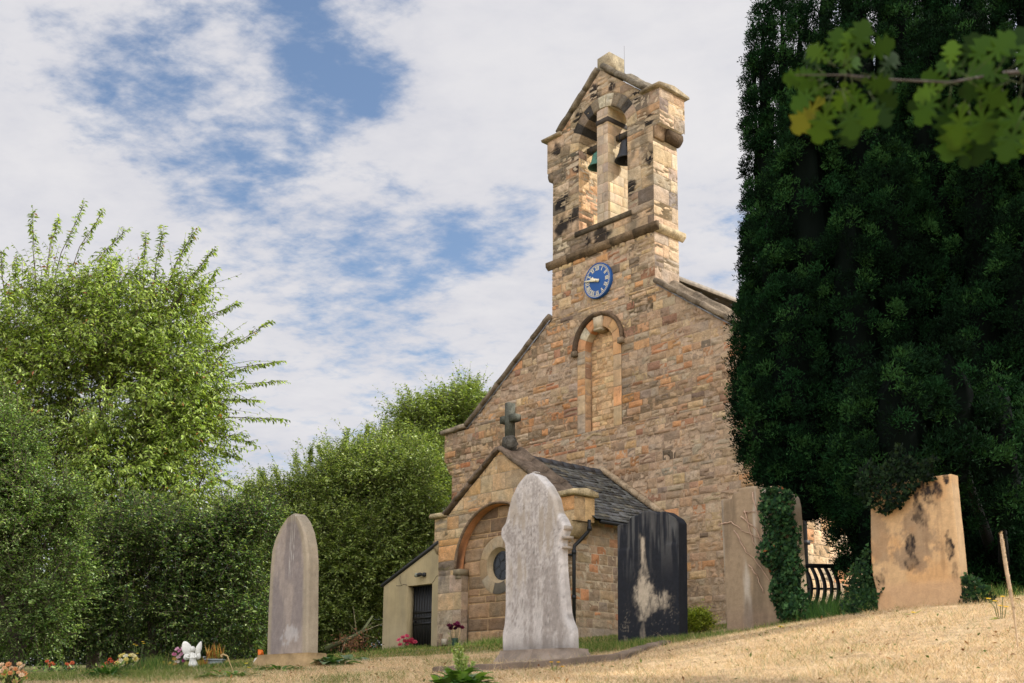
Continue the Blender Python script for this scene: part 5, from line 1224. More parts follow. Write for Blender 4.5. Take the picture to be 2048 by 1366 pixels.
# ---- the oak whose branch hangs into the picture; the rest of it stands out of frame on the right
def oak():
    rng = np.random.default_rng(12); bx, by = 8.6, 3.4; base = np.array([bx, by, gz1(bx, by)])
    e = empty('oak_tree', base, 'oak whose blurred leafy branch hangs in at the top right corner', 'tree'); b0 = np.array(e.location)
    mL, mT = MB(), MB()
    bl = [(np.array(c), np.array(r)) for c, r in (((8.6, 9.8, 8.8), (2.1, 2.0, 1.6)), ((8.2, 7.4, 8.8), (2.0, 1.8, 1.4)), ((9.4, 12.0, 9.2), (2.2, 1.6, 1.6)), ((9.6, 8.6, 11.4), (2.0, 2.4, 1.6)))]
    p0, od = fill(bl, 6500, rng, .4)
    shoots(mL, mT, p0-b0, unit(od+rng.normal(size=p0.shape)*.5), rng.uniform(.4, .8, len(p0)), rng, GP_CH, leaf=(.2, .13), sp=.09, droop=.05)
    fork = np.array([8.5, 3.7, 5.2])
    mT.tube(np.array([base-[0, 0, .3], base+[0, 0, 1.5], fork])-b0, [.42, .33, .27], 12, np.array([.09, .07, .055]))
    for c, r in bl: mT.tube(np.array([fork-[0, 0, .4], fork*.5+c*.5+[0, 0, -.3], c])-b0, [.22, .13, .03], 9, np.array([.09, .07, .055]))
    # the low limb reaching into view
    tip0 = P(2010, 145, 1.75); tip1 = P(1590, 150, 1.6)
    Q = np.array([fork-[0, 0, .5], [6.4, 3.5, 5.3], [4.0, 2.9, 4.7], [2.3, 2.3, 3.0], P(2420, 150, 1.95), P(2200, 135, 1.85), tip0, P(1900, 165, 1.7), P(1760, 158, 1.66), P(1690, 150, 1.63), tip1])
    mT.tube(Q-b0, [.13, .10, .07, .035, .016, .006, .0028, .002, .0015, .0012, .0008], 8, np.array([.07, .06, .05]))
    # lobed leaves
    lob = [(0, 0), (.04, .06), (.11, .14), (.06, .21), (.21, .34), (.10, .42), (.29, .56), (.14, .64), (.27, .78), (.12, .86), (.11, .96), (0, 1.)]
    out = np.array(lob+[(-x, y) for x, y in lob[::-1][1:-1]]); m = len(out)
    def leaf(px, py, Y, size, ang, tilt, roll, col):
        p = P(px, py, Y); d = CR*math.cos(ang)+CU*math.sin(ang); d = np.array(d); nrm = -np.array(pray(px, py).normalized())
        nrm = unit(nrm+np.array(CR)*roll+np.array(CU)*tilt); d = unit(d-nrm*(d@nrm)); s = np.cross(d, nrm)
        V = [p+(s*x*1.25+d*y)*size-nrm*size*(.25*(y-.3)**2+.5*x*x) for x, y in out]; ctr = p+d*size*.5
        V = np.array([ctr]+V); mL.add(V-b0, [(0, 1+k, 1+(k+1) % m) for k in range(m)], np.array(col)*rng.uniform(.75, 1.2))
        mT.tube(np.array([p-d*size*.22, p+d*size*.25])-b0, [.001, .0005], 4, np.array([.06, .08, .03]))
    g1, g2, g3, g4 = lin((66, 92, 30)), lin((50, 76, 27)), lin((30, 50, 21)), lin((104, 106, 38))
    A = [(1690, 120, 62, 1.3, .2, 0), (1700, 115, 78, 1.15, .1, .3), (1720, 110, 72, .35, -.2, .3), (1735, 150, 66, -.2, .3, .4), (1660, 125, 62, 2.5, .3, -.3), (1655, 150, 72, 2.9, .5, -.3), (1640, 175, 66, 3.6, .3, -.2), (1650, 190, 90, 3.95, .1, -.1),
         (1660, 200, 84, 4.4, .1, 0), (1690, 200, 78, 5.0, .2, .2), (1700, 190, 84, 5.4, -.2, .2), (1740, 175, 74, 5.6, -.3, .3), (1690, 160, 66, 4.6, -.5, 0), (1680, 150, 66, .9, .6, .3), (1720, 160, 66, 6.0, -.6, .2), (1640, 140, 56, 2.2, .5, -.3), (1700, 140, 64, 2.0, .6, -.2), (1630, 160, 62, 3.2, -.4, 0), (1670, 180, 70, 3.3, -.5, -.1), (1745, 195, 66, 5.2, .4, .1)]
    B = [(1900, 140, 60, 1.5, .3, 0), (1940, 140, 72, 1.1, .2, .2), (1965, 130, 84, .8, .2, .2), (2000, 130, 84, 1.0, .3, .1), (2030, 130, 80, .6, .2, .3), (2045, 150, 80, 1.3, .5, 0), (1880, 180, 76, 4.0, .2, -.2), (1900, 190, 80, 4.6, -.2, 0),
         (1930, 200, 95, 4.5, .1, .1), (1920, 230, 90, 4.4, .3, 0), (1960, 200, 90, 4.9, -.2, .2), (1990, 190, 92, 4.6, -.3, 0), (2010, 200, 98, 5.0, .2, .2), (2040, 190, 98, 4.5, .2, .1), (1950, 170, 80, 5.6, -.5, .2), (2000, 170, 78, 3.6, -.5, 0), (1890, 170, 62, 3.3, .4, -.2), (1940, 240, 76, 4.9, .2, .2), (2040, 240, 84, 4.3, .3, .1), (1980, 240, 84, 4.4, .2, 0), (2060, 230, 84, 4.8, .1, 0), (1930, 150, 66, 2.4, .6, 0), (2020, 160, 84, 2.6, .5, .1)]
    for i, (x, y, s, a, tl, ro) in enumerate(A+B):
        Y = rng.uniform(1.52, 1.72); c = [g1, g2, g2, g3][i % 4]
        if i == 7: c = g4
        leaf(x, y, Y, s*1.12*Y/F_PX, a, tl, ro, c)
    for i, (x, y, s, a, tl, ro) in enumerate((A+B)[::3]):
        Y = rng.uniform(1.66, 1.85); leaf(x+rng.normal()*16, y+12+rng.normal()*14, Y, s*1.1*Y/F_PX, a+rng.normal()*.5, tl+rng.normal()*.3, ro, g3 if i % 2 else g2)  # rear leaves in darker greens, painting in the shade inside each cluster
    mL.build('foliage', M_OAK, e); mT.build('trunk', M_BARK, e, True)
oak()
# ------------------------------------------------------------------ flowers, weeds and grass
def petals(mb, c, r, col, n, rng, cup=.6, asp=.7, ax=None):
    """one double flower head: three whorls of petals"""
    ax = unit(np.array([0, -.5, .8]) if ax is None else np.array(ax, float)); a = unit(np.cross(ax, [.3, .2, .9])); b = np.cross(ax, a)
    for k, (f, cu) in enumerate(((1., cup*.5), (.75, cup), (.45, cup*1.8))):
        m = max(4, int(n*(1-.25*k))); an = np.linspace(0, 2*np.pi, m, endpoint=False)+k*.5+rng.random()
        d = np.cos(an)[:, None]*a+np.sin(an)[:, None]*b+ax*cu
        leaves(mb, np.tile(c, (m, 1))+ax*r*.1*k, d, np.tile(ax, (m, 1)), r*f, r*f*asp, np.array(col)*rng.uniform(.75, 1.2, (m, 1))*(1-.12*k), -.15)
def bouquet(name, label, base, heads, rng, foliage=(30, .10, .05), fcol=GP_DK, stem=True, cat='flowers', vase=None, spread=.12, group=None):
    """heads: (dx, dy, dz, radius, colour)"""
    e = empty(name, base, label, cat, 0, group); ms = MB()
    for (x, y, z, r, c) in heads:
        mb = MB(); petals(mb, np.array([x, y, z]), r, lin(c), 8, rng, ax=(rng.normal()*.3+x*.8, -.7, .7))
        mb.build('flower_head', M_PETAL, e)
        if stem: ms.tube([(x*.2, y*.2, 0), (x*.7, y*.7, z*.6), (x, y, z)], .004, 4, lin((70, 90, 44)))
    n = foliage[0]
    if n:
        p = np.stack([rng.normal(size=n)*spread*.6, rng.normal(size=n)*spread*.5, rng.random(n)*np.mean([h[2] for h in heads])*.85], -1)
        leaves(ms, p, unit(rdir(n, rng)+np.array([0, 0, .4])), rdir(n, rng), foliage[1]*rng.uniform(.6, 1.2, n), foliage[2], colours(n, fcol, rng))
    ms.build('foliage', M_LEAF, e)
    if vase: mb = MB(); mb.lathe(*vase[:1], (0, 0, 0), 16, vase[1]); mb.build('vase', M_PAINT, e, True)
    return e
def heads(n, rng, w, h0, h1, r, cols, d=.5):
    return [(rng.uniform(-w, w), rng.uniform(-w*d, w*d), rng.uniform(h0, h1), r*rng.uniform(.75, 1.2), cols[int(rng.integers(len(cols)))]) for _ in range(n)]
rng = np.random.default_rng(61)
def onhill(px, py, Y): p = P(px, py, Y); return np.array([p[0], p[1], gz1(p[0], p[1])])

q = ch(-3.35, 4.25, 0); q[2] = gz1(q[0], q[1])
bouquet('pink_flowers', 'pot of bright pink flowers in front of the annex door', q, [(x*.9, -.05, z, .085, c) for x, z, c in ((-.24, .33, (232, 110, 138)), (-.12, .40, (220, 84, 116)), (.0, .44, (226, 92, 122)), (.06, .30, (176, 50, 74)), (-.2, .2, (214, 76, 104)), (.02, .2, (230, 100, 128)), (.16, .26, (206, 66, 92)), (.25, .28, (222, 92, 112)), (-.05, .3, (190, 60, 84)), (.14, .34, (196, 58, 86)))], rng, (60, .1, .05))
q = ch(-.95, 4.5, 0); q[2] = gz1(q[0], q[1])
bouquet('dark_red_flowers', 'dark red flowers in a green vase against the porch wall', q, [(x, -.05, z, .085, c) for x, z, c in ((-.16, .62, (96, 22, 52)), (-.08, .60, (70, 16, 40)), (.0, .64, (110, 28, 62)), (.06, .68, (140, 52, 90)), (.1, .6, (84, 20, 46)), (.18, .57, (110, 30, 58)), (.02, .55, (60, 14, 34)), (-.12, .54, (84, 22, 44)))], rng, (46, .14, .02), GP_MD,
        vase=([(0, 0), (.07, 0), (.085, .1), (.08, .24), (.09, .3), (.07, .3), (.06, .2)], lin((40, 66, 54))), spread=.16)
q = ch(-1.62, 4.45, 0); q[2] = gz1(q[0], q[1])
e = empty('wooden_cross', q, 'small weathered wooden grave cross in the grass left of the green vase', 'grave marker', YAW-math.pi/2)
mb = MB(); mb.box((-.04, -.03, -.1), (.05, .03, .44), lin((150, 128, 104))); mb.build('post', M_COPING, e)
mb = MB(); mb.box((.10, -.05, .14), (.3, .0, .30), lin((190, 178, 156))); mb.box((-.1, -.02, .10), (.3, .01, .14), lin((120, 100, 80))); mb.build('name_plate', M_GRAVE, e)

# yellow-green bush behind the kerb, right of the black stone
b = onhill(1397, 1278, 13.4)
tree('euonymus_bush', 'small bright yellow green bush between the black gravestone and the beige one', b, [(b+np.array([0, 0, .14]), np.array([.17, .13, .13]))], 900, rng, [(4, (178, 190, 70)), (3, (214, 220, 104)), (2, (110, 136, 48))],
     L=(.04, .1), up=.6, out=.6, trunk=.01, lump=.6, leaf=(.035, .02), sp=.012, droop=0, ldroop=-.1, cat='shrub', tw=.002)

# white angel figure
def angel():
    p = onhill(385, 1334, 13.3); e = empty('angel_figurine', p, 'white winged angel figurine among the grave flowers on the left', 'figurine', -.1); wc = lin((226, 224, 214))
    def wing(cx, cz, rx, rz, rot, y):
        mb = MB(); A, Q = np.meshgrid(np.linspace(0, 2*np.pi, 26), np.linspace(0, 1, 7)); x = rx*Q*np.cos(A)*(1-.25*np.sin(A)); z = rz*Q*np.sin(A); X = x*math.cos(rot)-z*math.sin(rot); Z = x*math.sin(rot)+z*math.cos(rot)
        t = .022*np.sqrt(np.maximum(1-Q**2, 0))
        for s in (1, -1): mb.grid(cx+X, y+s*t-.15*np.abs(X), cz+Z, wc*(.8+.4*fbm(X*30, Z*30, 3)[..., None]))
        mb.build('wing', M_GRAVE, e, True)
    wing(-.085, .235, .058, .085, .45, .02); wing(.05, .235, .034, .082, -.28, .03); wing(-.07, .145, .05, .04, .3, .02); wing(.05, .15, .03, .04, -.3, .03)
    mb = MB(); n = 24; A, T = np.meshgrid(np.linspace(0, 2*np.pi, n), np.linspace(0, 1, 16))
    R = np.interp(T, [0, .25, .6, .72, .8, 1], [.085, .06, .038, .034, .03, .016])*(1+.12*np.sin(A*5)*(1-T))
    mb.grid(-.01+R*np.cos(A)+.02*(1-T), R*np.sin(A)*.8, .22*T-.03, wc*(.75+.5*fbm(A*3, T*9, 4)[..., None])); mb.build('robe', M_GRAVE, e, True)
    mb = MB(); mb.lathe([(0, -.032), (.02, -.024), (.03, 0), (.026, .02), (.012, .034), (0, .036)], (-.01, 0, .222), 14, wc*.9); mb.build('head', M_GRAVE, e, True)
    for s in (-1, 1):
        mb = MB(); mb.tube([(-.01+s*.028, 0, .175), (-.01+s*.055, -.03, .13), (-.01+s*.012, -.055, .125)], [.012, .011, .009], 7, wc); mb.build('arm', M_GRAVE, e, True)
angel()
B = onhill(362, 1334, 13.4)
bouquet('pink_bouquet', 'bouquet of pale and magenta pink roses beside the white angel', B, [(x, -.02, z, .035, c) for x, z, c in ((-.08, .17, (214, 130, 160)), (-.05, .23, (238, 190, 206)), (-.02, .21, (226, 160, 190)), (.02, .24, (240, 200, 214)), (.0, .17, (232, 180, 200)), (.045, .2, (214, 140, 180)), (.05, .13, (176, 60, 130)), (.03, .10, (190, 80, 140)), (-.03, .14, (238, 206, 210)), (-.07, .12, (220, 180, 90)), (-.04, .09, (236, 226, 214)))], rng, (26, .06, .02))
B = onhill(338, 1342, 13.2)
bouquet('pansies', 'dark red and orange pansies low in the grass, left of the pink bouquet', B, heads(9, rng, .09, .03, .10, .026, [(90, 20, 24), (220, 130, 50), (110, 30, 30), (226, 190, 80)]), rng, (30, .05, .02))
B = onhill(428, 1336, 13.6)
e = empty('plant_pot', B, 'grey square pot of dried orange brown stems, right of the white angel', 'plant pot')
mb = MB(); pr_ = [(-.1, -.05), (.1, -.05), (.1, .06), (-.1, .06)]; mb.prism(pr_, lambda x, y: (x*.9, y*.9, -.04), lambda x, y: (x, y, .085), lin((140, 150, 148))); mb.prism([(-.112, -.062), (.112, -.062), (.112, .072), (-.112, .072)], lambda x, y: (x, y, .086), lambda x, y: (x, y, .102), lin((150, 160, 156))); mb.build('pot', M_PAINT, e)
mb = MB(); n = 70; p = np.stack([rng.uniform(-.09, .09, n), rng.uniform(-.04, .05, n), np.full(n, .1)], -1)
leaves(mb, p, rng.normal(size=(n, 3))*.22+np.array([0, 0, 1.]), rdir(n, rng), rng.uniform(.08, .2, n), .012, colours(n, [(3, (196, 140, 70)), (2, (206, 170, 96)), (2, (150, 96, 50)), (2, (150, 160, 70))], rng)); mb.build('dried_stems', M_GRASS, e)
B = onhill(398, 1334, 13.5)
e = empty('dried_plant', B, 'clump of yellowing leaf blades between the white angel and the grey pot', 'plant'); mb = MB(); n = 40
leaves(mb, np.stack([rng.uniform(-.02, .08, n), rng.uniform(-.03, .03, n), np.zeros(n)], -1), rng.normal(size=(n, 3))*.35+np.array([.2, 0, 1.]), rdir(n, rng), rng.uniform(.08, .17, n), .012, colours(n, [(3, (180, 150, 70)), (2, (140, 140, 60)), (1, (196, 110, 60))], rng)); mb.build('foliage', M_GRASS, e)
p = P(521, 1318, 12.6); e = empty('orange_marker', (p[0], p[1], gz1(p[0], p[1])), 'small orange plastic marker on a white stone, left of the plain arched gravestone', 'marker')
h0 = p[2]-e.location.z
mb = MB(); mb.prism([(-.028, .0), (.002, .0), (.004, .045), (.034, .04), (.03, .06), (.02, .095), (-.03, .1)], lambda x, z: (x, -.008, z+h0), lambda x, z: (x, .008, z+h0), lin((226, 112, 30))); mb.build('flag', M_PAINT, e)
mb = MB(); mb.lathe([(0, .03), (.03, .015), (.045, -.02), (.04, -.16), (0, -.16)], (-.03, 0, h0-.01), 9, lin((206, 200, 190))); mb.build('stone', M_GRAVE, e)
for (nm, lb, px, py, Y, n, w, h0, h1, r, cols, fc) in (
    ('cream_chrysanthemums', 'cluster of cream and pale yellow chrysanthemums left of the angel', 248, 1345, 12.2, 16, .10, .08, .19, .036, [(238, 226, 170), (232, 214, 120), (240, 234, 200)], GP_MD),
    ('orange_lilies', 'orange flowers in dark shade, left of the cream chrysanthemums', 222, 1344, 12.8, 16, .10, .03, .16, .022, [(206, 96, 62), (190, 80, 54)], GP_DK),
    ('orange_poppies', 'pair of orange poppy heads low in the dark shade far left', 100, 1350, 13.0, 6, .05, .10, .17, .028, [(190, 96, 60), (176, 82, 50)], GP_DK),
    ('orange_poppies', 'orange poppy heads between the far left pair and the orange lilies', 134, 1350, 13.0, 7, .07, .06, .15, .026, [(190, 98, 60), (180, 88, 54)], GP_DK),
    ('peach_roses', 'blurred peach and cream roses at the bottom left corner', 18, 1376, 9.0, 34, .11, .03, .17, .026, [(238, 190, 140), (240, 214, 176), (226, 160, 104), (236, 200, 150)], GP_MD)):
    bouquet(nm, lb, onhill(px, py, Y), heads(n, rng, w, h0, h1, r, cols), rng, (46, .08, .025), fc, group='orange poppies on the left graves' if nm == 'orange_poppies' else None)

def stem_flower(name, label, spots, rng, col, r, cat, group=None, scol=(96, 112, 56), n=5):
    """one plant of several thin stems, each with a small flat flower; spots = (base px, Y, [(dx, h)])"""
    e = None
    (px, py, Y), st = spots
    B = onhill(px, py, Y); e = empty(name, B, label, cat, 0, group); mb, ms = MB(), MB()
    for dx, h in st:
        mb = MB(); c = np.array([dx, rng.normal()*.02, h]); ms.tube([(dx*.3, 0, -.02), (dx*.7, 0, h*.6), c], .0028, 4, lin(scol))
        an = np.linspace(0, 2*np.pi, 13, endpoint=False); d = np.stack([np.cos(an), np.sin(an)*.9-.1, .18+.25*np.sin(an)], -1); leaves(mb, np.tile(c, (13, 1)), d, np.tile([0, -.3, 1.], (13, 1)), r, r*.42, np.tile(lin(col), (13, 1))); mb.build('flower_head', M_PETAL, e)
    m = 9; leaves(ms, np.zeros((m, 3)), unit(rng.normal(size=(m, 3))*np.array([1, 1, .1])+np.array([0, 0, .25])), np.tile([0, 0, 1.], (m, 1)), rng.uniform(.05, .11, m), .016, colours(m, GP_MD, rng))
    ms.build('stem', M_LEAF, e)
Yl = (232, 196, 50)
stem_flower('yellow_ragwort', 'tall yellow button flowers on thin stems behind the cream chrysanthemums', ((276, 1342, 13.0), [(-.06, .30), (-.04, .29), (.03, .33), (.045, .31), (.0, .14), (-.02, .2)]), rng, (206, 176, 60), .02, 'flowers')
G = 'yellow wildflowers in the lawn'
stem_flower('yellow_hawkbit', 'group of yellow hawkbits beside the tall dry stalk on the right', ((2000, 1203, 7.6), [(-.055, .14), (-.03, .12), (.0, .09), (.045, .085), (.02, .15)]), rng, Yl, .02, 'wildflower', G)
stem_flower('yellow_hawkbit', 'single yellow hawkbit just below the buff stained gravestone', ((1825, 1222, 8.6), [(0, .02)]), rng, Yl, .022, 'wildflower', G)
stem_flower('yellow_hawkbit', 'yellow hawkbit in the dry lawn below the wide leaning beige gravestone', ((1561, 1291, 9.5), [(0, .02)]), rng, Yl, .026, 'wildflower', G)
stem_flower('yellow_hawkbit', 'pair of yellow hawkbits at the foot of the pale lichen covered gravestone', ((1108, 1338, 8.4), [(-.02, .06), (.03, .06), (.06, .03)]), rng, (226, 176, 40), .018, 'wildflower', G)
stem_flower('yellow_dandelion', 'yellow dandelion standing left of the plain arched gravestone base', ((493, 1338, 11.3), [(-.0, .06), (.02, .02)]), rng, (206, 190, 50), .024, 'wildflower', G)

def stalk(label, px, py, Y, px2, py2, rad, col, bend=None):
    B = onhill(px, py, Y); e = empty('dry_stalk', B, label, 'dry stalk', 0, 'dry stalks in the lawn'); T = P(px2, py2, Y)-B; mb = MB()
    pts = [np.array([0, 0, -.02]), T*.35+np.array([.006, 0, 0]), T*.7, T]
    if bend: pts += [T+np.array(q) for q in bend]
    pts = np.array(pts); t = np.linspace(0, 1, len(pts)); tt = np.linspace(0, 1, 40); pts = np.stack([np.interp(tt, t, pts[:, k]) for k in range(3)], -1)
    mb.tube(pts, rad*(.55+.6*sstep(tt, .15, .55)-.35*sstep(tt, .9, 1.)), 6, lin(col)*(.8+.4*rng.random((40*6, 1))))
    if not bend:
        n = 260; t = rng.uniform(.3, 1, n); p = np.stack([np.interp(t, tt, pts[:, k]) for k in range(3)], -1); leaves(mb, p, rdir(n, rng)*.6+np.array([0, 0, 1.]), rdir(n, rng), .022, .008, colours(n, [(1, col), (1, (150, 124, 90))], rng))
    mb.build('stem', M_GRASS, e)
stalk('tall pale dry seed stalk at the right edge before the dark yew', 2031, 1215, 6.2, 2002, 1068, .0085, (206, 182, 150))
stalk('pale dry stalk with a bent over top in front of the grave flowers', 469, 1362, 9.6, 455, 1312, .006, (196, 172, 126), [(-.035, 0, .014), (-.055, 0, .0), (-.04, 0, -.01)])

def weed(name, label, B, n, R, ln, wd, pal_, rng, up=.5, h=.05, spikes=()):
    e = empty(name, B, label, 'weed'); mb = MB(); a = rng.random(n)*2*np.pi; r = rng.random(n)**.6
    p = np.stack([np.cos(a)*R*r*.5, np.sin(a)*R*r*.35, h*(1-r)*rng.random(n)], -1)
    d = np.stack([np.cos(a), np.sin(a)*.8, up*(1.3-r)+.1], -1)+rng.normal(size=(n, 3))*.2; L = ln*rng.uniform(.6, 1.2, n)
    c = colours(n, pal_, rng, .3)
    # broad leaf: two halves in four segments, drooping
    K = 6; t = np.linspace(0, 1, K); d = unit(d); s = unit(np.cross(d, np.array([0, 0, 1.])))
    prof = np.sin(np.pi*np.clip(t*.92+.06, 0, 1))**.7; V = []
    for k in range(K):
        c0 = p+d*(L*t[k])[:, None]+np.array([0, 0, -1.])*(L*.42*t[k]**2)[:, None]; w = (wd*L/ln*prof[k]*.5)[:, None]*rng.uniform(.8, 1.15, (n, 1))
        V += [c0-s*w+np.array([0, 0, .25])*w, c0, c0+s*w+np.array([0, 0, .25])*w]
    V = np.stack(V, 1).reshape(-1, 3); i = np.arange(n)[:, None]*K*3; F = []
    for k in range(K-1):
        for q in (0, 1): F.append(i+np.array([[k*3+q, k*3+q+1, k*3+q+4, k*3+q+3]]))
    mb.add(V, np.concatenate(F), np.repeat(c, K*3, 0)*np.tile(np.array([1, 1.25, 1])[None, :, None], (n*K, 1, 1)).reshape(-1, 1))
    mb.build('foliage', M_LEAF, e)
    if spikes:
        mb = MB()
        for (dx, hh) in spikes:
            pts = np.array([[0, 0, 0], [dx*.5, 0, hh*.6], [dx, 0, hh]]); mb.tube(pts, .003, 4, lin((130, 150, 80)))
            m = 70; t = rng.uniform(.35, 1., m); q = np.stack([np.interp(t, [0, .5, 1], pts[:, k]) for k in range(3)], -1)
            leaves(mb, q, rdir(m, rng)+np.array([0, 0, .5]), rdir(m, rng), .034*(1.2-.6*t), .012, colours(m, [(2, (170, 186, 110)), (2, (140, 164, 84)), (1, (200, 206, 150))], rng))
        mb.build('flower_spike', M_LEAF, e)
weed('leafy_weed', 'lush green leafy weed with pale flower spikes in the near foreground', onhill(922, 1388, 6.9), 170, .30, .15, .06, [(3, (92, 126, 54)), (3, (122, 152, 74)), (1, (160, 184, 120)), (2, (66, 98, 44))], rng, .9, .09, ((-.03, .26), (-.05, .22), (.0, .24), (.03, .19), (-.015, .2), (.07, .15)))
weed('large_leaved_weed', 'big grey green leaved weed at the right foot of the plain arched gravestone', onhill(655, 1325, 11.8), 60, .34, .22, .10, [(3, (84, 112, 64)), (2, (120, 146, 104)), (2, (60, 92, 46))], rng, .5, .05)
weed('large_leaved_weed', 'flat spreading dock leaves between the plain arched gravestone and the annex', onhill(705, 1314, 13.5), 34, .5, .26, .12, [(3, (80, 108, 60)), (2, (110, 136, 90))], rng, .22, .04)
weed('dandelion_weed', 'fringe of dandelion leaves before the worn base of the plain arched gravestone', onhill(560, 1342, 10.8), 80, .36, .13, .035, [(3, (72, 110, 44)), (2, (100, 134, 58))], rng, .5, .04)
weed('dandelion_weed', 'patch of dandelion leaves in the lawn by the dry bent stalk', onhill(462, 1356, 9.6), 110, .5, .12, .035, [(3, (84, 116, 50)), (2, (110, 140, 64))], rng, .45, .04)
weed('dandelion_weed', 'dense fern like green clump left of the pansies', onhill(215, 1362, 10.2), 130, .34, .14, .03, [(3, (52, 92, 40)), (2, (76, 112, 50))], rng, .8, .08)
weed('dandelion_weed', 'small dandelion rosette on the kerb right of the pale lichen covered gravestone', onhill(1165, 1328, 9.0), 22, .10, .06, .02, [(3, (90, 112, 44)), (2, (120, 120, 50))], rng, .4, .02)

# mossy fallen branch with dead brown leaves under the willow shrub
p = P(690, 1296, 17); B = np.array([p[0], p[1], gz1(p[0], p[1])]); e = empty('fallen_branch', B, 'mossy fallen branch with dead brown leaves between the plain arched gravestone and annex', 'branch')
mb = MB(); pts = [P(650, 1298, 17), P(690, 1282, 17.1), P(725, 1262, 17.2), P(745, 1232, 17.4)]; mb.tube(np.array(pts)-B, [.035, .03, .024, .014], 7, lin((66, 70, 42)))
for k in range(12):
    a = pts[1]*(1-k/12)+pts[2]*k/12; mb.tube(np.array([a, a+rng.normal(size=3)*.25+np.array([.1, 0, .1])])-B, [.006, .002], 4, lin((96, 88, 66)))
mb.build('limb', M_BARK, e, True)
mb = MB(); n = 240; q = P(708, 1286, 16.9)+rng.normal(size=(n, 3))*np.array([.13, .12, .08]); leaves(mb, q-B, rdir(n, rng), rdir(n, rng), .05, .025, colours(n, [(3, (104, 74, 52)), (2, (136, 98, 70)), (2, (76, 54, 40))], rng)); mb.build('foliage', M_GRASS, e)

# ---- grass
def blades(mb, x, y, h, w, col, rng, lean=.55):
    n = len(x); z = gz(x, y)-.004; b = np.stack([x, y, z], -1); a = rng.random(n)*2*np.pi; s = np.stack([np.cos(a), np.sin(a), 0*a], -1)*(w/2)[:, None]
    t = b+np.stack([rng.normal(size=n)*lean*h, rng.normal(size=n)*lean*h, h], -1)
    mb.add(np.stack([b-s, b+s, t], 1).reshape(-1, 3), np.arange(n*3).reshape(-1, 3), np.repeat(col, 3, 0))
rng = np.random.default_rng(101)
def wedge(n, y0, y1, pw=1.0, xl=-.47, xr=.47):
    y = y0+(y1-y0)*rng.random(n)**pw; x = y*rng.uniform(xl, xr, n); return x, y
mb = MB()
x, y = wedge(330000, 5.0, 14.0, .9); n2 = fbm(x*5, y*5, 9, 3); g = greenness(x, y); nn = fbm(x*1.1, y*1.1, 5, 4)
isg = rng.random(len(x)) < np.clip(g*(.35+.8*nn)+.45*sstep(n2*nn, .33, .5)*(1-.85*sstep(x, .3, 1.2))+.015, 0, 1)
h = np.where(isg, rng.uniform(.02, .05, len(x)), rng.uniform(.012, .034, len(x)))*(.6+.9*nn)
pt = (.82+.36*fbm(x*1.7, y*2.2, 88, 3))[:, None]; c = pt*np.where(isg[:, None], colours(len(x), [(3, (110, 128, 62)), (2, (84, 110, 46)), (2, (146, 150, 84))], rng), colours(len(x), [(4, (228, 204, 164)), (3, (210, 178, 134)), (3, (240, 220, 186)), (1, (150, 116, 84)), (.6, (120, 126, 66))], rng, .2))
blades(mb, x, y, h, np.where(isg, .004, .0032), c, rng, .9)
x, y = wedge(9000, 5.0, 13.0, .9); blades(mb, x, y, rng.uniform(.04, .10, len(x))*(.5+vnoise(x*3, y*3, 8)), np.full(len(x), .003), colours(len(x), [(3, (214, 190, 150)), (2, (180, 146, 104)), (1, (126, 132, 74))], rng), rng, 1.1)
x, y = wedge(700, 5.2, 12.5, .9); z = gz(x, y)+.02; leaves(mb, np.stack([x, y, z], -1), rdir(len(x), rng)*np.array([1, 1, .4]), rdir(len(x), rng)*.5+np.array([0, 0, 1.]), rng.uniform(.02, .045, len(x)), .018, colours(len(x), [(3, (120, 84, 52)), (2, (150, 110, 66)), (2, (90, 108, 50))], rng), .2)
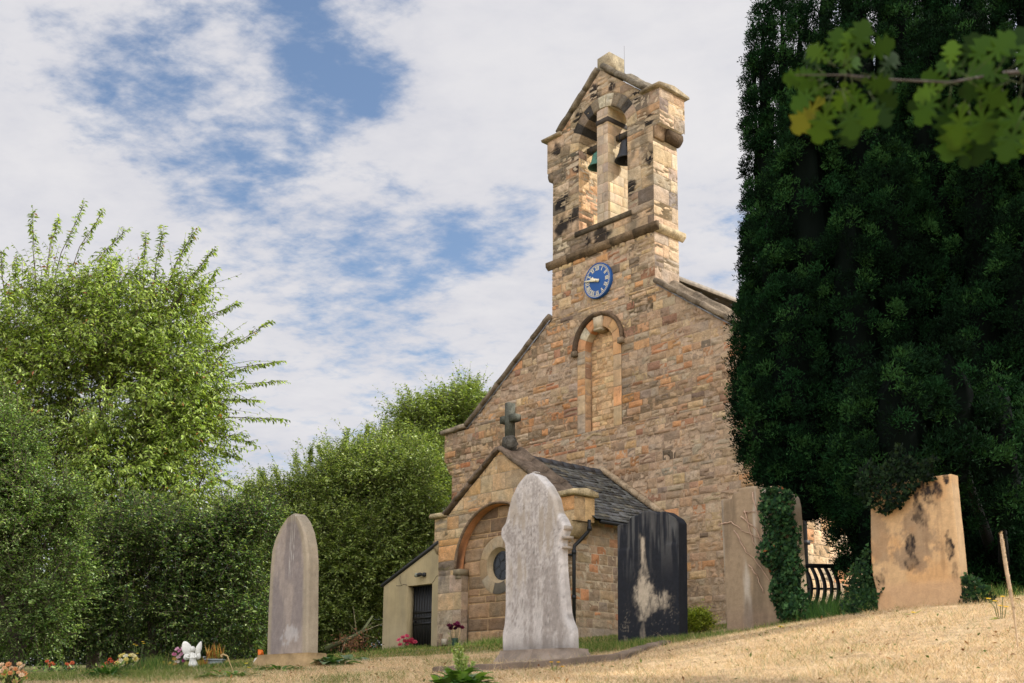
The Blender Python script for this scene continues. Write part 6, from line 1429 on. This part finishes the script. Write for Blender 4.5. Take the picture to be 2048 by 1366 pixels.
x, y = wedge(70000, 14, 33, 1.2, -.30, .3); blades(mb, x, y, rng.uniform(.02, .055, len(x)), np.full(len(x), .012), colours(len(x), [(3, (110, 124, 60)), (2, (170, 150, 98)), (2, (90, 112, 50))], rng), rng, .6)
# longer green tufts: behind the pale stone, round the flowers, under the yew
def tufts(cx, cy, rx, ry, n, h, pal_, w=.006):
    a = rng.normal(size=n)*.55; b = rng.normal(size=n)*.55; x = cx+a*rx; y = cy+b*ry; k = fbm(x*4, y*4, 71, 3); keep = k > .42; x, y, k = x[keep], y[keep], k[keep]
    blades(mb, x, y, h*rng.uniform(.4, 1.15, len(x))*(.5+k), np.full(len(x), w), colours(len(x), pal_, rng), rng, .35)
GG = [(3, (96, 124, 54)), (2, (74, 104, 42)), (2, (134, 146, 76)), (1, (178, 160, 104))]; GD = [(3, (54, 86, 38)), (2, (72, 104, 46)), (1, (40, 66, 30))]
p = P(1260, 1300, 11.2); tufts(p[0], 11.6, .8, .9, 16000, .09, GG)
p = P(1420, 1290, 11.2); tufts(p[0], 11.4, .5, .5, 5000, .08, GG)
for px, Y, rx, n, h in ((150, 12.2, .8, 5000, .055), (320, 12.3, .7, 6000, .06), (420, 12.6, .6, 6000, .06), (60, 11.0, .6, 4000, .05), (250, 11.8, .25, 900, .1), (300, 12.9, .2, 1500, .17)):
    p = P(px, 1340, Y); tufts(p[0], Y, rx, .5, n, h, GD+GG)
p = P(985, 1300, 12); tufts(p[0], 27.8, .9, .5, 3500, .22, GG, .014); p = P(830, 1300, 30); tufts(p[0], 31.5, 1.6, .5, 4500, .16, GG, .014)
p = P(1690, 1225, 11.2); tufts(p[0], 11.2, .35, .5, 2600, .26, GD); p = P(1650, 1235, 12.5); tufts(p[0], 12.8, .4, .5, 3600, .24, GD); p = P(1700, 1225, 10.2); tufts(p[0], 10.3, .22, .2, 1600, .2, GD)
p = P(1950, 1205, 9.6); tufts(p[0], 9.8, .45, .25, 2500, .13, GD+GG)
p = P(1560, 1262, 11.4); tufts(p[0], 11.5, .4, .15, 1200, .09, GG)
tag(mb.build('grass', M_GRASS, None), 'dry straw and green grass blades covering the churchyard lawn', 'grass', None, 'stuff')
